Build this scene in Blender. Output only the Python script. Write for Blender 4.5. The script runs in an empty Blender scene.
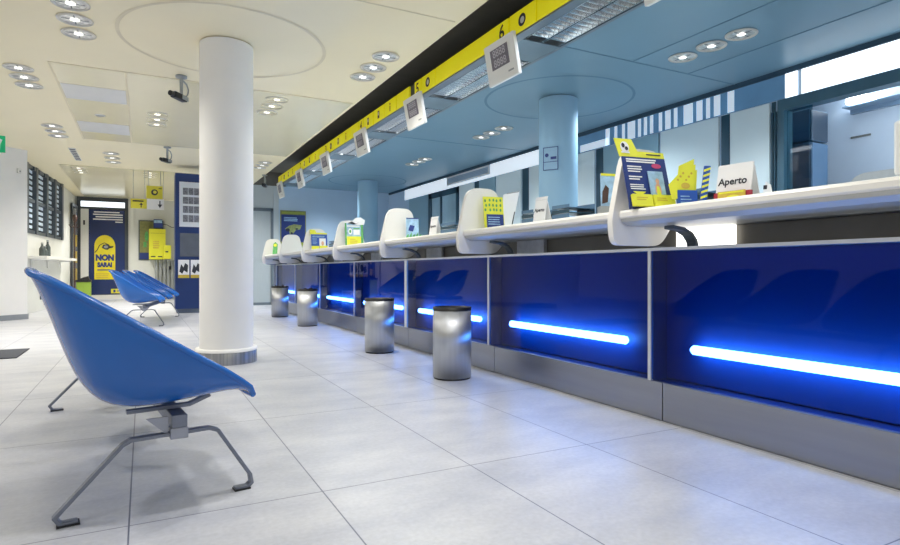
import bpy, bmesh, math, random
from mathutils import Vector, Matrix, Euler
R = random.Random(7)
S = bpy.context.scene
COL = S.collection
PI = math.pi

# ------------------------------------------------------------------ materials
MATS = {}
def mat(name, col, rough=0.5, metal=0.0, emit=None, estr=0.0, noise=0.0, nscale=6.0, spec=0.5, coat=0.0, stretch=None, bump=0.0):
    if name in MATS: return MATS[name]
    m = bpy.data.materials.new(name); m.use_nodes = True
    nt = m.node_tree; b = nt.nodes['Principled BSDF']
    b.inputs['Base Color'].default_value = (*col, 1)
    b.inputs['Roughness'].default_value = rough
    b.inputs['Metallic'].default_value = metal
    b.inputs['Specular IOR Level'].default_value = spec
    b.inputs['Coat Weight'].default_value = coat
    b.inputs['Coat Roughness'].default_value = 0.05
    if emit:
        b.inputs['Emission Color'].default_value = (*emit, 1)
        b.inputs['Emission Strength'].default_value = estr
    if noise > 0:
        tc = nt.nodes.new('ShaderNodeTexCoord'); mp = nt.nodes.new('ShaderNodeMapping')
        if stretch: mp.inputs['Scale'].default_value = stretch
        n = nt.nodes.new('ShaderNodeTexNoise'); n.inputs['Scale'].default_value = nscale
        n.inputs['Detail'].default_value = 5
        r = nt.nodes.new('ShaderNodeValToRGB')
        lo = 1 - noise; hi = 1 + noise * .5
        r.color_ramp.elements[0].position = .3; r.color_ramp.elements[1].position = .7
        r.color_ramp.elements[0].color = (col[0]*lo, col[1]*lo, col[2]*lo, 1)
        r.color_ramp.elements[1].color = (min(1, col[0]*hi), min(1, col[1]*hi), min(1, col[2]*hi), 1)
        nt.links.new(tc.outputs['Object'], mp.inputs['Vector'])
        nt.links.new(mp.outputs['Vector'], n.inputs['Vector'])
        nt.links.new(n.outputs['Fac'], r.inputs['Fac'])
        nt.links.new(r.outputs['Color'], b.inputs['Base Color'])
        if bump > 0:
            bp = nt.nodes.new('ShaderNodeBump'); bp.inputs['Strength'].default_value = bump
            bp.inputs['Distance'].default_value = .01
            nt.links.new(n.outputs['Fac'], bp.inputs['Height']); nt.links.new(bp.outputs['Normal'], b.inputs['Normal'])
    MATS[name] = m
    return m

def glass_mat(name, tint, fres=1.5, rough=0.03):
    if name in MATS: return MATS[name]
    m = bpy.data.materials.new(name); m.use_nodes = True
    nt = m.node_tree; nt.nodes.clear()
    out = nt.nodes.new('ShaderNodeOutputMaterial')
    t = nt.nodes.new('ShaderNodeBsdfTransparent'); t.inputs['Color'].default_value = (*tint, 1)
    g = nt.nodes.new('ShaderNodeBsdfGlossy'); g.inputs['Roughness'].default_value = rough
    f = nt.nodes.new('ShaderNodeFresnel'); f.inputs['IOR'].default_value = fres
    x = nt.nodes.new('ShaderNodeMixShader')
    ge = nt.nodes.new('ShaderNodeNewGeometry'); mt = nt.nodes.new('ShaderNodeMath'); mt.operation = 'SUBTRACT'; mt.inputs[0].default_value = 1
    mu = nt.nodes.new('ShaderNodeMath'); mu.operation = 'MULTIPLY'
    nt.links.new(ge.outputs['Backfacing'], mt.inputs[1]); nt.links.new(mt.outputs[0], mu.inputs[0]); nt.links.new(f.outputs['Fac'], mu.inputs[1])
    nt.links.new(mu.outputs[0], x.inputs['Fac']); nt.links.new(t.outputs['BSDF'], x.inputs[1])
    nt.links.new(g.outputs['BSDF'], x.inputs[2]); nt.links.new(x.outputs['Shader'], out.inputs['Surface'])
    MATS[name] = m
    return m

def floor_mat():
    m = bpy.data.materials.new('stone_tiles'); m.use_nodes = True
    nt = m.node_tree; b = nt.nodes['Principled BSDF']; L = nt.links.new
    tc = nt.nodes.new('ShaderNodeTexCoord'); mp = nt.nodes.new('ShaderNodeMapping')
    mp.inputs['Location'].default_value = (.039 + 6.15, -2.09 + 11.7, 0)
    L(tc.outputs['Object'], mp.inputs['Vector'])
    br = nt.nodes.new('ShaderNodeTexBrick'); br.offset = 0; br.squash = 1
    br.inputs['Scale'].default_value = 1; br.inputs['Brick Width'].default_value = .615
    br.inputs['Row Height'].default_value = 1.17; br.inputs['Mortar Size'].default_value = .0028
    br.inputs['Mortar Smooth'].default_value = .2
    br.inputs['Color1'].default_value = (.53, .54, .57, 1); br.inputs['Color2'].default_value = (.58, .585, .61, 1)
    br.inputs['Mortar'].default_value = (.17, .18, .23, 1)
    L(mp.outputs['Vector'], br.inputs['Vector'])
    n1 = nt.nodes.new('ShaderNodeTexNoise'); n1.inputs['Scale'].default_value = 2.2; n1.inputs['Detail'].default_value = 8
    n1.inputs['Roughness'].default_value = .62
    mp2 = nt.nodes.new('ShaderNodeMapping'); mp2.inputs['Scale'].default_value = (1, 1.9, 1); mp2.inputs['Rotation'].default_value = (0, 0, .35)
    L(tc.outputs['Object'], mp2.inputs['Vector']); L(mp2.outputs['Vector'], n1.inputs['Vector'])
    cr = nt.nodes.new('ShaderNodeValToRGB')
    cr.color_ramp.elements[0].position = .3; cr.color_ramp.elements[0].color = (.74, .76, .82, 1)
    cr.color_ramp.elements[1].position = .66; cr.color_ramp.elements[1].color = (1.0, 1.0, 1.0, 1)
    L(n1.outputs['Fac'], cr.inputs['Fac'])
    n2 = nt.nodes.new('ShaderNodeTexNoise'); n2.inputs['Scale'].default_value = 55; n2.inputs['Detail'].default_value = 3
    L(tc.outputs['Object'], n2.inputs['Vector'])
    mr = nt.nodes.new('ShaderNodeMapRange'); mr.inputs['From Min'].default_value = .3; mr.inputs['From Max'].default_value = .7
    mr.inputs['To Min'].default_value = .93; mr.inputs['To Max'].default_value = 1.05
    L(n2.outputs['Fac'], mr.inputs['Value'])
    vm = nt.nodes.new('ShaderNodeVectorMath'); vm.operation = 'SCALE'
    L(cr.outputs['Color'], vm.inputs[0]); L(mr.outputs['Result'], vm.inputs['Scale'])
    mx = nt.nodes.new('ShaderNodeMix'); mx.data_type = 'RGBA'; mx.blend_type = 'MULTIPLY'; mx.inputs['Factor'].default_value = 1
    L(br.outputs['Color'], mx.inputs['A']); L(vm.outputs['Vector'], mx.inputs['B'])
    L(mx.outputs['Result'], b.inputs['Base Color'])
    b.inputs['Roughness'].default_value = .34
    b.inputs['Specular IOR Level'].default_value = .45
    return m

WHITE = mat('white_paint', (.88, .875, .86), .55, noise=.03, nscale=3)
CREAM = mat('cream_ceiling_paint', (.92, .83, .58), .5, noise=.03, nscale=1.2)
CREAMG = mat('cream_glossy_panel', (.80, .73, .50), .2, noise=.04, nscale=1.5, spec=.6)
BEIGEW = mat('beige_wall_paint', (.72, .73, .69), .6, noise=.05, nscale=2)
COOLW = mat('cool_cast_wall', (.54, .67, .80), .6, noise=.06, nscale=1.5)  # bluish cast of the cool lighting is put into this wall colour
GREYW = mat('grey_wall_paint', (.58, .63, .64), .6, noise=.05, nscale=2)
RCEIL = mat('cool_cast_ceiling', (.19, .325, .41), .38, noise=.05, nscale=1)  # same ceiling as the lobby; the cold lighting is coloured in
BCOL = mat('cool_cast_column', (.33, .53, .68), .55, noise=.04, nscale=2)  # column blue comes from the cool light, carried here as base colour
GROOVE = mat('cream_groove', (.78, .70, .50), .7, noise=.05)
BGROOVE = mat('blue_groove', (.155, .275, .36), .7, noise=.05)
DARK = mat('dark_shadow_gap', (.16, .15, .125), .7, noise=.1)
STEEL = mat('brushed_steel', (.55, .57, .61), .44, 1.0, noise=.08, nscale=40, stretch=(1, 1, .05))
STEELH = mat('brushed_steel_plinth', (.33, .34, .37), .33, 1.0, noise=.06, nscale=6, stretch=(.3, .3, 3))
STEEL.node_tree.nodes['Principled BSDF'].inputs['Anisotropic'].default_value = .75
GUNMETAL = mat('grey_painted_steel', (.19, .21, .26), .38, .5, noise=.1, nscale=20)
CHROME = mat('polished_reflector', (.8, .82, .83), .14, 1.0, noise=.03)
BLACK = mat('black_plastic', (.012, .012, .014), .45, noise=.2, nscale=20)
DGREY = mat('dark_grey_metal', (.07, .09, .11), .45, .2, noise=.1, nscale=10)
SEATB = mat('blue_moulded_plastic', (.006, .12, .47), .26, noise=.08, nscale=3, spec=.5, coat=.15)
SOLIDW = mat('white_solid_surface', (.88, .86, .80), .3, noise=.02, nscale=4)
WING = mat('ivory_plastic', (.86, .84, .79), .4, noise=.02, nscale=4)
ALU = mat('satin_aluminium', (.66, .68, .70), .35, .7, noise=.04, nscale=20)
OLIVE = mat('olive_grey_laminate', (.17, .155, .12), .4, noise=.2, nscale=3)
BGLASS = glass_mat('deep_blue_glass', (.26, .50, .85), 1.25, .02)
BBACK = mat('ultramarine_back_panel', (.0015, .068, .25), .5, noise=.1, nscale=2)
TUBE = mat('blue_white_light_tube', (.8, .9, 1), .4, emit=(.88, .96, 1.0), estr=20, noise=.01)
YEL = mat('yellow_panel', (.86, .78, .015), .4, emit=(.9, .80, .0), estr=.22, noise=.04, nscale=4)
LIME = mat('lime_yellow_card', (.80, .80, .05), .5, noise=.05, nscale=15)
NAVY = mat('navy_print', (.012, .035, .20), .45, noise=.1, nscale=8)
MBLUE = mat('blue_print', (.02, .09, .42), .45, noise=.1, nscale=8)
KBLUE = mat('blue_gloss_laminate', (.004, .030, .15), .35, noise=.08, nscale=3)
PAPER = mat('white_paper', (.86, .87, .88), .55, noise=.02, nscale=10)
SKY = mat('pale_blue_print', (.35, .55, .75), .5, noise=.3, nscale=25)
GREEN = mat('leaf_green_print', (.12, .42, .13), .5, noise=.3, nscale=20)
SKIN = mat('peach_print', (.75, .42, .28), .5, noise=.2, nscale=30)
PINK = mat('magenta_print', (.55, .05, .16), .5, noise=.1)
INK = mat('dark_ink', (.02, .025, .04), .5, noise=.1)
LCD = mat('grey_lcd', (.14, .13, .17), .3, noise=.15, nscale=30)
LCDSEG = mat('pale_lcd_segments', (.45, .43, .5), .4, noise=.05)
CASE = mat('white_display_case', (.80, .80, .78), .4, noise=.02)
PALEP = mat('pale_partition_laminate', (.78, .87, .87), .3, noise=.03, nscale=2)  # pale laminate with the cool light cast mixed into its tint
TEALP = mat('blue_grey_partition_laminate', (.30, .46, .54), .3, noise=.05, nscale=2)
SLOT = mat('dark_blue_slot', (.02, .065, .10), .3, noise=.1)
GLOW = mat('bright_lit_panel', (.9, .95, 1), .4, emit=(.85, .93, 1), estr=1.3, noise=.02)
SOFTGLOW = mat('band_reflection', (.75, .85, .95), .4, emit=(.8, .9, 1), estr=.35, noise=.1, nscale=3)
LAMP = mat('lamp_diffuser', (1, 1, 1), .4, emit=(1, .97, .9), estr=1.6, noise=.01)
LAMPC = mat('cool_lamp_diffuser', (1, 1, 1), .4, emit=(.85, .93, 1), estr=10, noise=.01)
FTUBE = mat('fluorescent_tube', (1, 1, 1), .4, emit=(.95, .98, 1), estr=1.5, noise=.01)
BANDB = mat('blue_glass_band', (.20, .40, .62), .12, noise=.15, nscale=2)
OLIVEB = mat('olive_notice_felt', (.26, .26, .10), .7, noise=.25, nscale=14)
BROWN = mat('dark_brown_wood', (.07, .035, .025), .5, noise=.3, nscale=10)
DAY = mat('daylight_louvre', (.55, .66, .74), .4, emit=(.75, .87, 1), estr=.12, noise=.3, nscale=5)
EXITG = mat('exit_green', (.0, .28, .12), .4, emit=(0, .5, .2), estr=.3, noise=.03)
RED = mat('red_card', (.35, .02, .04), .5, noise=.1)
OCHRE = mat('ochre_card', (.62, .45, .06), .5, noise=.15, nscale=20)
GREYB = mat('light_grey_fabric', (.55, .6, .64), .7, noise=.08, nscale=30)
GREYM = mat('mid_grey_metal', (.36, .38, .38), .4, .4, noise=.1, nscale=8)
CLEAR = glass_mat('clear_acrylic', (.95, .97, 1), 1.35, .03)

# ------------------------------------------------------------------ mesh builder
class MB:
    def __init__(s): s.v = []; s.f = []; s.sm = []
    def add(s, vs, fs, smooth=False):
        o = len(s.v); s.v += [tuple(v) for v in vs]
        for f in fs: s.f.append([o + i for i in f]); s.sm.append(smooth)
        return s
    def box(s, x0, x1, y0, y1, z0, z1):
        vs = [(x, y, z) for z in (z0, z1) for y in (y0, y1) for x in (x0, x1)]
        return s.add(vs, [(0, 2, 3, 1), (4, 5, 7, 6), (0, 1, 5, 4), (2, 6, 7, 3), (0, 4, 6, 2), (1, 3, 7, 5)])
    def prism(s, pts, axis, a, b, smooth=False):
        # pts 2D polygon extruded along axis ('x': pts=(y,z); 'y': pts=(x,z); 'z': pts=(x,y))
        def P(p, t): return {'x': (t, p[0], p[1]), 'y': (p[0], t, p[1]), 'z': (p[0], p[1], t)}[axis]
        n = len(pts); vs = [P(p, a) for p in pts] + [P(p, b) for p in pts]
        s.add(vs, [list(range(n))[::-1], list(range(n, 2*n))])
        s.add(vs, [(i, (i+1) % n, n+(i+1) % n, n+i) for i in range(n)], smooth)
        return s
    def tube(s, path, r, n=10, closed_ends=True):
        path = [Vector(p) for p in path]; rs = r if isinstance(r, (list, tuple)) else [r]*len(path)
        vs = []; up = None
        for i, p in enumerate(path):
            t = (path[min(i+1, len(path)-1)] - path[max(i-1, 0)]).normalized()
            if up is None:
                up = Vector((0, 0, 1)) if abs(t.z) < .9 else Vector((1, 0, 0))
            a = t.cross(up).normalized(); bb = a.cross(t).normalized(); up = bb
            for k in range(n):
                w = 2*PI*k/n; vs.append(p + (a*math.cos(w) + bb*math.sin(w))*rs[i])
        fs = [(i*n+k, i*n+(k+1) % n, (i+1)*n+(k+1) % n, (i+1)*n+k) for i in range(len(path)-1) for k in range(n)]
        s.add(vs, fs, True)
        if closed_ends:
            s.add(vs[:n], [list(range(n))[::-1]]); s.add(vs[-n:], [list(range(n))])
        return s
    def bar(s, path, w, h, side):
        # rectangular section bar; 'side' = width direction (constant)
        path = [Vector(p) for p in path]; side = Vector(side).normalized(); vs = []
        for i, p in enumerate(path):
            d0 = (p - path[i-1]).normalized() if i else None
            d1 = (path[i+1] - p).normalized() if i < len(path)-1 else None
            t = ((d0 or d1) + (d1 or d0)).normalized()
            nn = side.cross(t).normalized(); ref = (d0 or d1)
            k = 1/max(.5, abs(t.dot(ref)))
            for a, b in ((-1, -1), (1, -1), (1, 1), (-1, 1)):
                vs.append(p + side*(a*w/2) + nn*(b*h/2*k))
        n = len(path)
        fs = [(i*4+k, i*4+(k+1) % 4, (i+1)*4+(k+1) % 4, (i+1)*4+k) for i in range(n-1) for k in range(4)]
        fs += [(3, 2, 1, 0), tuple((n-1)*4+k for k in range(4))]
        return s.add(vs, fs)
    def lathe(s, prof, c, n=32, smooth=True, cap=True):
        vs = []
        for r, z in prof:
            for k in range(n):
                w = 2*PI*k/n; vs.append((c[0]+r*math.cos(w), c[1]+r*math.sin(w), c[2]+z))
        m = len(prof)
        fs = [(i*n+k, i*n+(k+1) % n, (i+1)*n+(k+1) % n, (i+1)*n+k) for i in range(m-1) for k in range(n)]
        s.add(vs, fs, smooth)
        if cap:
            if prof[0][0] > 1e-4: s.add(vs[:n], [list(range(n))[::-1]])
            if prof[-1][0] > 1e-4: s.add(vs[-n:], [list(range(n))])
        return s
    def build(s, name, m, parent=None, bevel=0, solid=0, sub=0):
        me = bpy.data.meshes.new(name)
        org = Vector((0, 0, 0))
        inv = None
        vs = s.v
        if parent is not None:
            mw = world(parent).inverted(); vs = [tuple(mw @ Vector(v)) for v in s.v]
        me.from_pydata(vs, [], s.f)
        bm = bmesh.new(); bm.from_mesh(me)
        bmesh.ops.recalc_face_normals(bm, faces=bm.faces)
        bm.to_mesh(me); bm.free()
        me.polygons.foreach_set('use_smooth', s.sm)
        me.materials.append(m)
        o = bpy.data.objects.new(name, me); COL.objects.link(o)
        if parent is not None: o.parent = parent
        if bevel:
            b = o.modifiers.new('bevel', 'BEVEL'); b.width = bevel; b.segments = 2; b.limit_method = 'ANGLE'; b.angle_limit = .6
        if solid:
            b = o.modifiers.new('solid', 'SOLIDIFY'); b.thickness = solid; b.offset = 0
        if sub:
            b = o.modifiers.new('sub', 'SUBSURF'); b.levels = sub; b.render_levels = sub
        return o

def world(o):
    m = Matrix.LocRotScale(o.location, o.rotation_euler, o.scale)
    while o.parent:
        o = o.parent; m = Matrix.LocRotScale(o.location, o.rotation_euler, o.scale) @ m
    return m

def thing(name, label, cat, loc=(0, 0, 0), rotz=0, group=None):
    o = bpy.data.objects.new(name, None); COL.objects.link(o)
    o.empty_display_size = .1
    o.location = loc; o.rotation_euler = (0, 0, rotz)
    o['label'] = label; o['category'] = cat
    if group: o['group'] = group
    return o
def tag(o, label, cat, group=None):
    o['label'] = label; o['category'] = cat
    if group: o['group'] = group
    return o
def struct(name, mb, m, parent=None, **k):
    o = mb.build(name, m, parent, **k)
    if parent is None: o['kind'] = 'structure'
    return o
def dup(root, loc, rotz=None, label=None, group=None):
    r = root.copy(); COL.objects.link(r); r.location = loc
    if rotz is not None: r.rotation_euler = (0, 0, rotz)
    if label: r['label'] = label
    if group: r['group'] = group
    for ch in list(root.children):
        c = ch.copy(); COL.objects.link(c); c.parent = r
        for g in list(ch.children):
            d = g.copy(); COL.objects.link(d); d.parent = c
    return r

class Face:
    """a flat face in the scene: origin, right and up vectors in metres; prints are laid on it"""
    def __init__(s, o, r, u):
        s.o = Vector(o); s.r = Vector(r).normalized(); s.u = Vector(u).normalized(); s.n = s.r.cross(s.u).normalized()
    def p(s, x, y, d=0): return s.o + s.r*x + s.u*y + s.n*d
    def rect(s, mb, x0, y0, x1, y1, d=.001, th=0):
        return s.poly(mb, [(x0, y0), (x1, y0), (x1, y1), (x0, y1)], d, th)
    def poly(s, mb, pts, d=.001, th=0):
        n = len(pts); a = [s.p(x, y, d) for x, y in pts]
        if th <= 0: return mb.add(a, [list(range(n))])
        b = [s.p(x, y, d-th) for x, y in pts]
        return mb.add(a+b, [list(range(n)), list(range(n, 2*n))[::-1]] + [(i, n+i, n+(i+1) % n, (i+1) % n) for i in range(n)])
    def disc(s, mb, x, y, rx, ry=None, d=.001, n=20, a0=0, a1=2*PI):
        ry = ry or rx
        return s.poly(mb, [(x+rx*math.cos(a0+(a1-a0)*k/n), y+ry*math.sin(a0+(a1-a0)*k/n)) for k in range(n)], d)
    def text(s, body, x, y, size, m, parent, name='lettering', d=.0015, bold=.0, align='CENTER', sx=1.0):
        cu = bpy.data.curves.new('t', 'FONT'); cu.body = body; cu.size = size; cu.align_x = align; cu.align_y = 'CENTER'
        cu.offset = bold; cu.resolution_u = 3
        ob = bpy.data.objects.new('t', cu); COL.objects.link(ob)
        dg = bpy.context.evaluated_depsgraph_get()
        me = bpy.data.meshes.new_from_object(ob.evaluated_get(dg))
        vs = [s.p(x+v.co.x*sx, y+v.co.y, d) for v in me.vertices]; fs = [list(p.vertices) for p in me.polygons]
        bpy.data.objects.remove(ob); bpy.data.curves.remove(cu); bpy.data.meshes.remove(me)
        mb = MB(); mb.add(vs, fs)
        return mb.build(name, m, parent)

C = 2.78                      # ceiling height
XF = 2.44                     # counter front plane
XB = 5.6                      # office partition plane

# ------------------------------------------------------------------ the setting
struct('floor', MB().box(-7, 9, -4, 18.6, -.12, 0), floor_mat())
struct('ceiling', MB().box(-7, 2.24, -4, 18.6, C, C+.15), CREAM)
o = struct('ceiling', MB().box(2.99, XB, -4, 14.05, C, C+.15), RCEIL)
# recess above the light trough
struct('trim_1', MB().box(2.24, 2.99, -4, 14.05, C+.32, C+.36).box(2.2, 2.24, -4, 14.05, C+.15, C+.36).box(2.99, 3.03, -4, 14.05, C+.15, C+.36).box(2.24, 2.99, 14.05, 14.17, C, C+.36), DARK)
# panel joints, ring grooves and shiny ceiling panels
def ring(mb, cx, cy, r, w, z, n=72):
    vs = []
    for k in range(n):
        a = 2*PI*k/n
        for rr in (r-w/2, r+w/2): vs.append((cx+rr*math.cos(a), cy+rr*math.sin(a), z))
    mb.add(vs, [(2*k, 2*k+1, (2*k+3) % (2*n), (2*k+2) % (2*n)) for k in range(n)], False)
g = MB(); ring(g, .652, 5.47, .84, .03, C-.003)
zj = C-.004
g.box(-7, 2.2, 4.10, 4.112, zj, C)
struct('trim_2', g, GROOVE)
g = MB(); ring(g, 4.26, 5.42, .84, .03, C-.003); ring(g, 4.40, 12.3, .84, .03, C-.003)
g.box(3.0, XB, 4.10, 4.112, zj, C).box(4.1, 4.112, 1, 4.1, zj, C).box(3.0, XB, 8.0, 8.012, zj, C).box(4.85, 4.862, 4.1, -1, zj, C)
struct('trim_3', g, BGROOVE)
g = MB().box(-.78, -.165, 6.68, 10.3, C-.006, C).box(-.145, 2.2, 6.68, 10.3, C-.006, C).box(-1.38, 1.0, 13.0, 18.3, C-.006, C)
struct('trim_4', g, CREAMG)
g = MB().box(-.80, -.78, 6.66, 10.32, C-.008, C).box(-.165, -.145, 6.66, 10.3, C-.008, C).box(-1.4, -1.38, 13, 18.3, C-.008, C).box(-.78, 2.2, 6.66, 6.68, C-.005, C)
struct('trim_5', g, GROOVE)
g = MB().box(-.775, -.17, 7.35, 7.95, C-.0085, C-.006).box(-.775, -.17, 9.1, 9.75, C-.0085, C-.006)
struct('trim_6', g, mat('pale_grey_ceiling_panel', (.66, .66, .64), .4, noise=.03))

# left side: angled end wall, window wall, end wall with the glass door
def wallseg(mb, a, b, z0, z1, th=.12):
    a = Vector((*a, 0)); b = Vector((*b, 0)); d = (b-a).normalized(); n = Vector((-d.y, d.x, 0))*th
    vs = [a, b, b+n, a+n]; vv = [(v.x, v.y, z0) for v in vs] + [(v.x, v.y, z1) for v in vs]
    mb.add(vv, [(3, 2, 1, 0), (4, 5, 6, 7), (0, 1, 5, 4), (1, 2, 6, 5), (2, 3, 7, 6), (3, 0, 4, 7)])
    return mb
EW0, EW1 = (-3.6, 10.05), (-1.69, 11.79)
g = wallseg(MB(), EW0, EW1, 0, C); wallseg(g, EW1, (-1.80, 12.0), 0, C, .3)
struct('wall_left', g, WHITE)
g = MB()
dv = (Vector((*EW1, 0))-Vector((*EW0, 0))).normalized(); nv = Vector((dv.y, -dv.x, 0))
a0 = Vector((*EW0, 0))+nv*.012; a1 = Vector((*EW1, 0))+nv*.012+dv*.012
wallseg(g, (a0.x, a0.y), (a1.x, a1.y), 0, .085, .012)
struct('baseboard_left', g, GREYM)
WD = Vector((.08, 1, 0)).normalized()             # direction of the window wall
W0 = Vector((-1.99, 12.0, 0)); W1 = Vector((-1.655, 16.2, 0)); W2 = Vector((-1.60, 18.4, 0))
g = wallseg(MB(), W0[:2], W1[:2], 0, 1.5); wallseg(g, W1[:2], W2[:2], 0, C); wallseg(g, W0[:2], (W0+WD*.9)[:2], 1.5, C)
struct('wall_window_side', g, BEIGEW)
g = wallseg(MB(), (W0+Vector((.012, 0, 0)))[:2], (W2+Vector((.012, 0, 0)))[:2], 0, .09, .012)
struct('baseboard_window_side', g, GREYM)
# window
wf = Face(W0+WD*1.0+Vector((0, 0, 1.5)), WD, (0, 0, 1))
wl = 3.2
wroot = MB()
for x in (.05, .72, 1.55, 2.30, 3.0): wf.rect(wroot, x-.07, 0, x+.07, C-1.5, .05, .09)
for y in (.03, .62, C-1.5-.03): wf.rect(wroot, 0, y-.03, wl, y+.03, .025, .05)
win = struct('window_1', wroot, mat('charcoal_window_frame', (.08, .10, .12), .4, noise=.1))
g = MB()
k = 0; y = .1
while y < 1.25:
    wf.poly(g, [(.03, y), (wl-.03, y), (wl-.03, y+.06), (.03, y+.06)], -.02, .012); y += .105
g.build('louvre', DAY, win)
g = MB(); wf.rect(g, 0, 0, wl, C-1.5, -.075); g.build('pane', mat('night_blue_pane', (.05, .09, .13), .1, noise=.5, nscale=3), win)
g = MB()
for x in (.1, .5, .9, 1.35, 1.8, 2.3, 2.85): wf.rect(g, x, 1.20, x+.12, 1.27, .045, .06)
g.build('clip', DGREY, win)
# far end wall (glass door) and the return behind the kiosk
g = MB().box(-1.75, -1.56, 18.4, 18.52, 0, C).box(-.36, 1.0, 18.4, 18.52, 0, C).box(1.0, 1.12, 14.05, 18.52, 0, C)
struct('wall_far', g, BEIGEW)
g = MB().box(1.0, 2.06, 14.05, 14.17, 0, C).box(2.06, 2.70, 14.05, 14.17, 2.24, C).box(2.70, 2.82, 14.03, 14.17, 0, C)
struct('wall_back', g, GREYW)
struct('wall_counter_end', MB().box(2.82, XB+.1, 14.05, 14.17, 0, C), COOLW)
# grey door
d2 = struct('door_2', MB().box(2.10, 2.64, 14.06, 14.10, .03, 2.18).box(2.10, 2.64, 14.05, 14.06, .06, 1.0).box(2.10, 2.64, 14.05, 14.06, 1.06, 2.12), mat('grey_door_laminate', (.50, .56, .58), .45, noise=.06, nscale=20, stretch=(4, 4, .2)))
MB().box(2.06, 2.10, 14.02, 14.12, 0, 2.24).box(2.64, 2.70, 14.02, 14.12, 0, 2.24).box(2.06, 2.70, 14.02, 14.12, 2.18, 2.25).box(2.1, 2.64, 14.04, 14.06, 0, .06).build('door_frame', mat('dark_slate_frame', (.16, .20, .23), .5, noise=.05), d2)
# glass entrance door with frame
df = Face((-1.56, 18.4, 0), (1, 0, 0), (0, 0, 1))
g = MB()
df.rect(g, 0, 0, .09, C-.01, .05, .1); df.rect(g, 1.12, 0, 1.20, C-.01, .05, .1); df.rect(g, .09, 2.66, 1.12, C-.01, .05, .1); df.rect(g, .09, 2.45, 1.12, 2.51, .05, .1)
d1 = struct('door_1', g, mat('charcoal_door_frame', (.05, .06, .07), .4, noise=.1))
g = MB(); df.rect(g, .09, 2.51, 1.12, 2.66, .02, .04); g.build('transom', GLOW, d1)
g = MB(); df.rect(g, .09, 0, .27, 2.45, .06, .06); g.build('jamb', mat('white_jamb', (.85, .85, .80), .4, noise=.02), d1)
g = MB(); df.rect(g, .27, .14, 1.12, 2.45, .0, .03); g.build('leaf', mat('navy_tinted_pane', (.02, .03, .08), .12, noise=.1), d1)
g = MB(); df.rect(g, .27, .02, 1.12, .14, .03, .05); g.build('sill', mat('white_sill', (.75, .74, .70), .5, noise=.03), d1)
g = MB(); df.rect(g, .15, 2.02, .19, 2.14, .075, .015); g.build('lock', BLACK, d1)

# office partition wall behind the counters (x = 5.6)
g = MB().box(XB, XB+.12, 3.64, 14.05, 0, 2.49).box(XB, XB+.12, -4, 14.05, 2.49, C)
struct('wall_right', g, COOLW)
g = MB().box(XB-.012, XB+.13, -4, 3.64, 2.38, 2.49).box(XB-.012, XB+.13, 3.575, 3.64, 0, 2.38)
struct('trim_7', g, mat('dark_teal_header', (.06, .14, .19), .3, noise=.1))
struct('trim_8', MB().box(XB-.03, XB, -4, 14.0, C-.05, C), mat('dark_blue_shadow_trim', (.03, .07, .11), .6, noise=.1))
# bright front of the soffit
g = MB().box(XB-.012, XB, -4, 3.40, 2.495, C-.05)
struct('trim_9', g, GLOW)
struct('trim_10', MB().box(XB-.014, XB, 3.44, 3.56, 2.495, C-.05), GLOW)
struct('trim_11', MB().box(XB-.010, XB, 3.56, 6.75, 2.495, C-.05), BANDB)
g = MB(); yy = 4.12  # glowing stripes imitate blinds mirrored in the blue glass band
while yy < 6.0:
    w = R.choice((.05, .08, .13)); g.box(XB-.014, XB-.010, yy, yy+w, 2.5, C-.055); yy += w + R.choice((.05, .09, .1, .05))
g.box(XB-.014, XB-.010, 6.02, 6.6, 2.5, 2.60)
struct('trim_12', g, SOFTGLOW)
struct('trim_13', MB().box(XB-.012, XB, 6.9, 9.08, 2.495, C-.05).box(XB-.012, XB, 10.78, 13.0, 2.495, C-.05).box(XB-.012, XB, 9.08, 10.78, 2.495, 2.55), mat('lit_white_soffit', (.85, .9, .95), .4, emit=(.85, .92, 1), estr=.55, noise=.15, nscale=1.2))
# office room beyond the opening
g = MB().box(7.0, 7.1, -4, 5.2, 0, 2.9).box(XB+.12, 7.1, 5.2, 5.3, 0, 2.9)
struct('wall_office', g, mat('office_wall_paint', (.72, .80, .88), .6, noise=.05, nscale=2))
struct('ceiling', MB().box(XB+.12, 7.1, -4, 5.2, 2.75, 2.85), mat('office_ceiling_paint', (.55, .66, .75), .6, noise=.03))

# tall partition panels along the office wall
def ppanel(y0, y1, m, label, proud=.03, z1=2.48):
    t = thing('partition_panel', label, 'wall panel', (XB, (y0+y1)/2, 0), group='tall partition panels of the office wall')
    MB().box(XB-proud, XB-.002, y0+.012, y1-.012, .06, z1).build('panel', m, t, bevel=.004)
    MB().box(XB-proud+.01, XB-.002, y0+.02, y1-.02, 0, .058).build('plinth', DGREY, t)
    return t
ppanel(11.66, 12.72, TEALP, 'blue grey wall panel at the far end of the white soffit')
ppanel(9.66, 10.24, PALEP, 'narrow pale wall panel between the office window and the dark slot')
ppanel(8.88, 9.46, TEALP, 'blue grey wall panel under the air grille, behind the second counter wing')
ppanel(8.07, 8.86, PALEP, 'wide pale wall panel just left of the dark slot beside the blue column')
ppanel(7.2, 7.86, PALEP, 'pale wall panel half hidden behind the blue column')
ppanel(6.28, 6.95, PALEP, 'pale wall panel just right of the blue column')
ppanel(5.135, 6.12, TEALP, 'blue grey wall panel behind the navy leaflet display')
ppanel(4.29, 5.12, PALEP, 'wide pale wall panel behind the yellow leaflets, left of the dark slot')
ppanel(3.70, 4.17, PALEP, 'pale wall panel behind the Aperto sign, beside the office opening')
g = MB()
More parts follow.
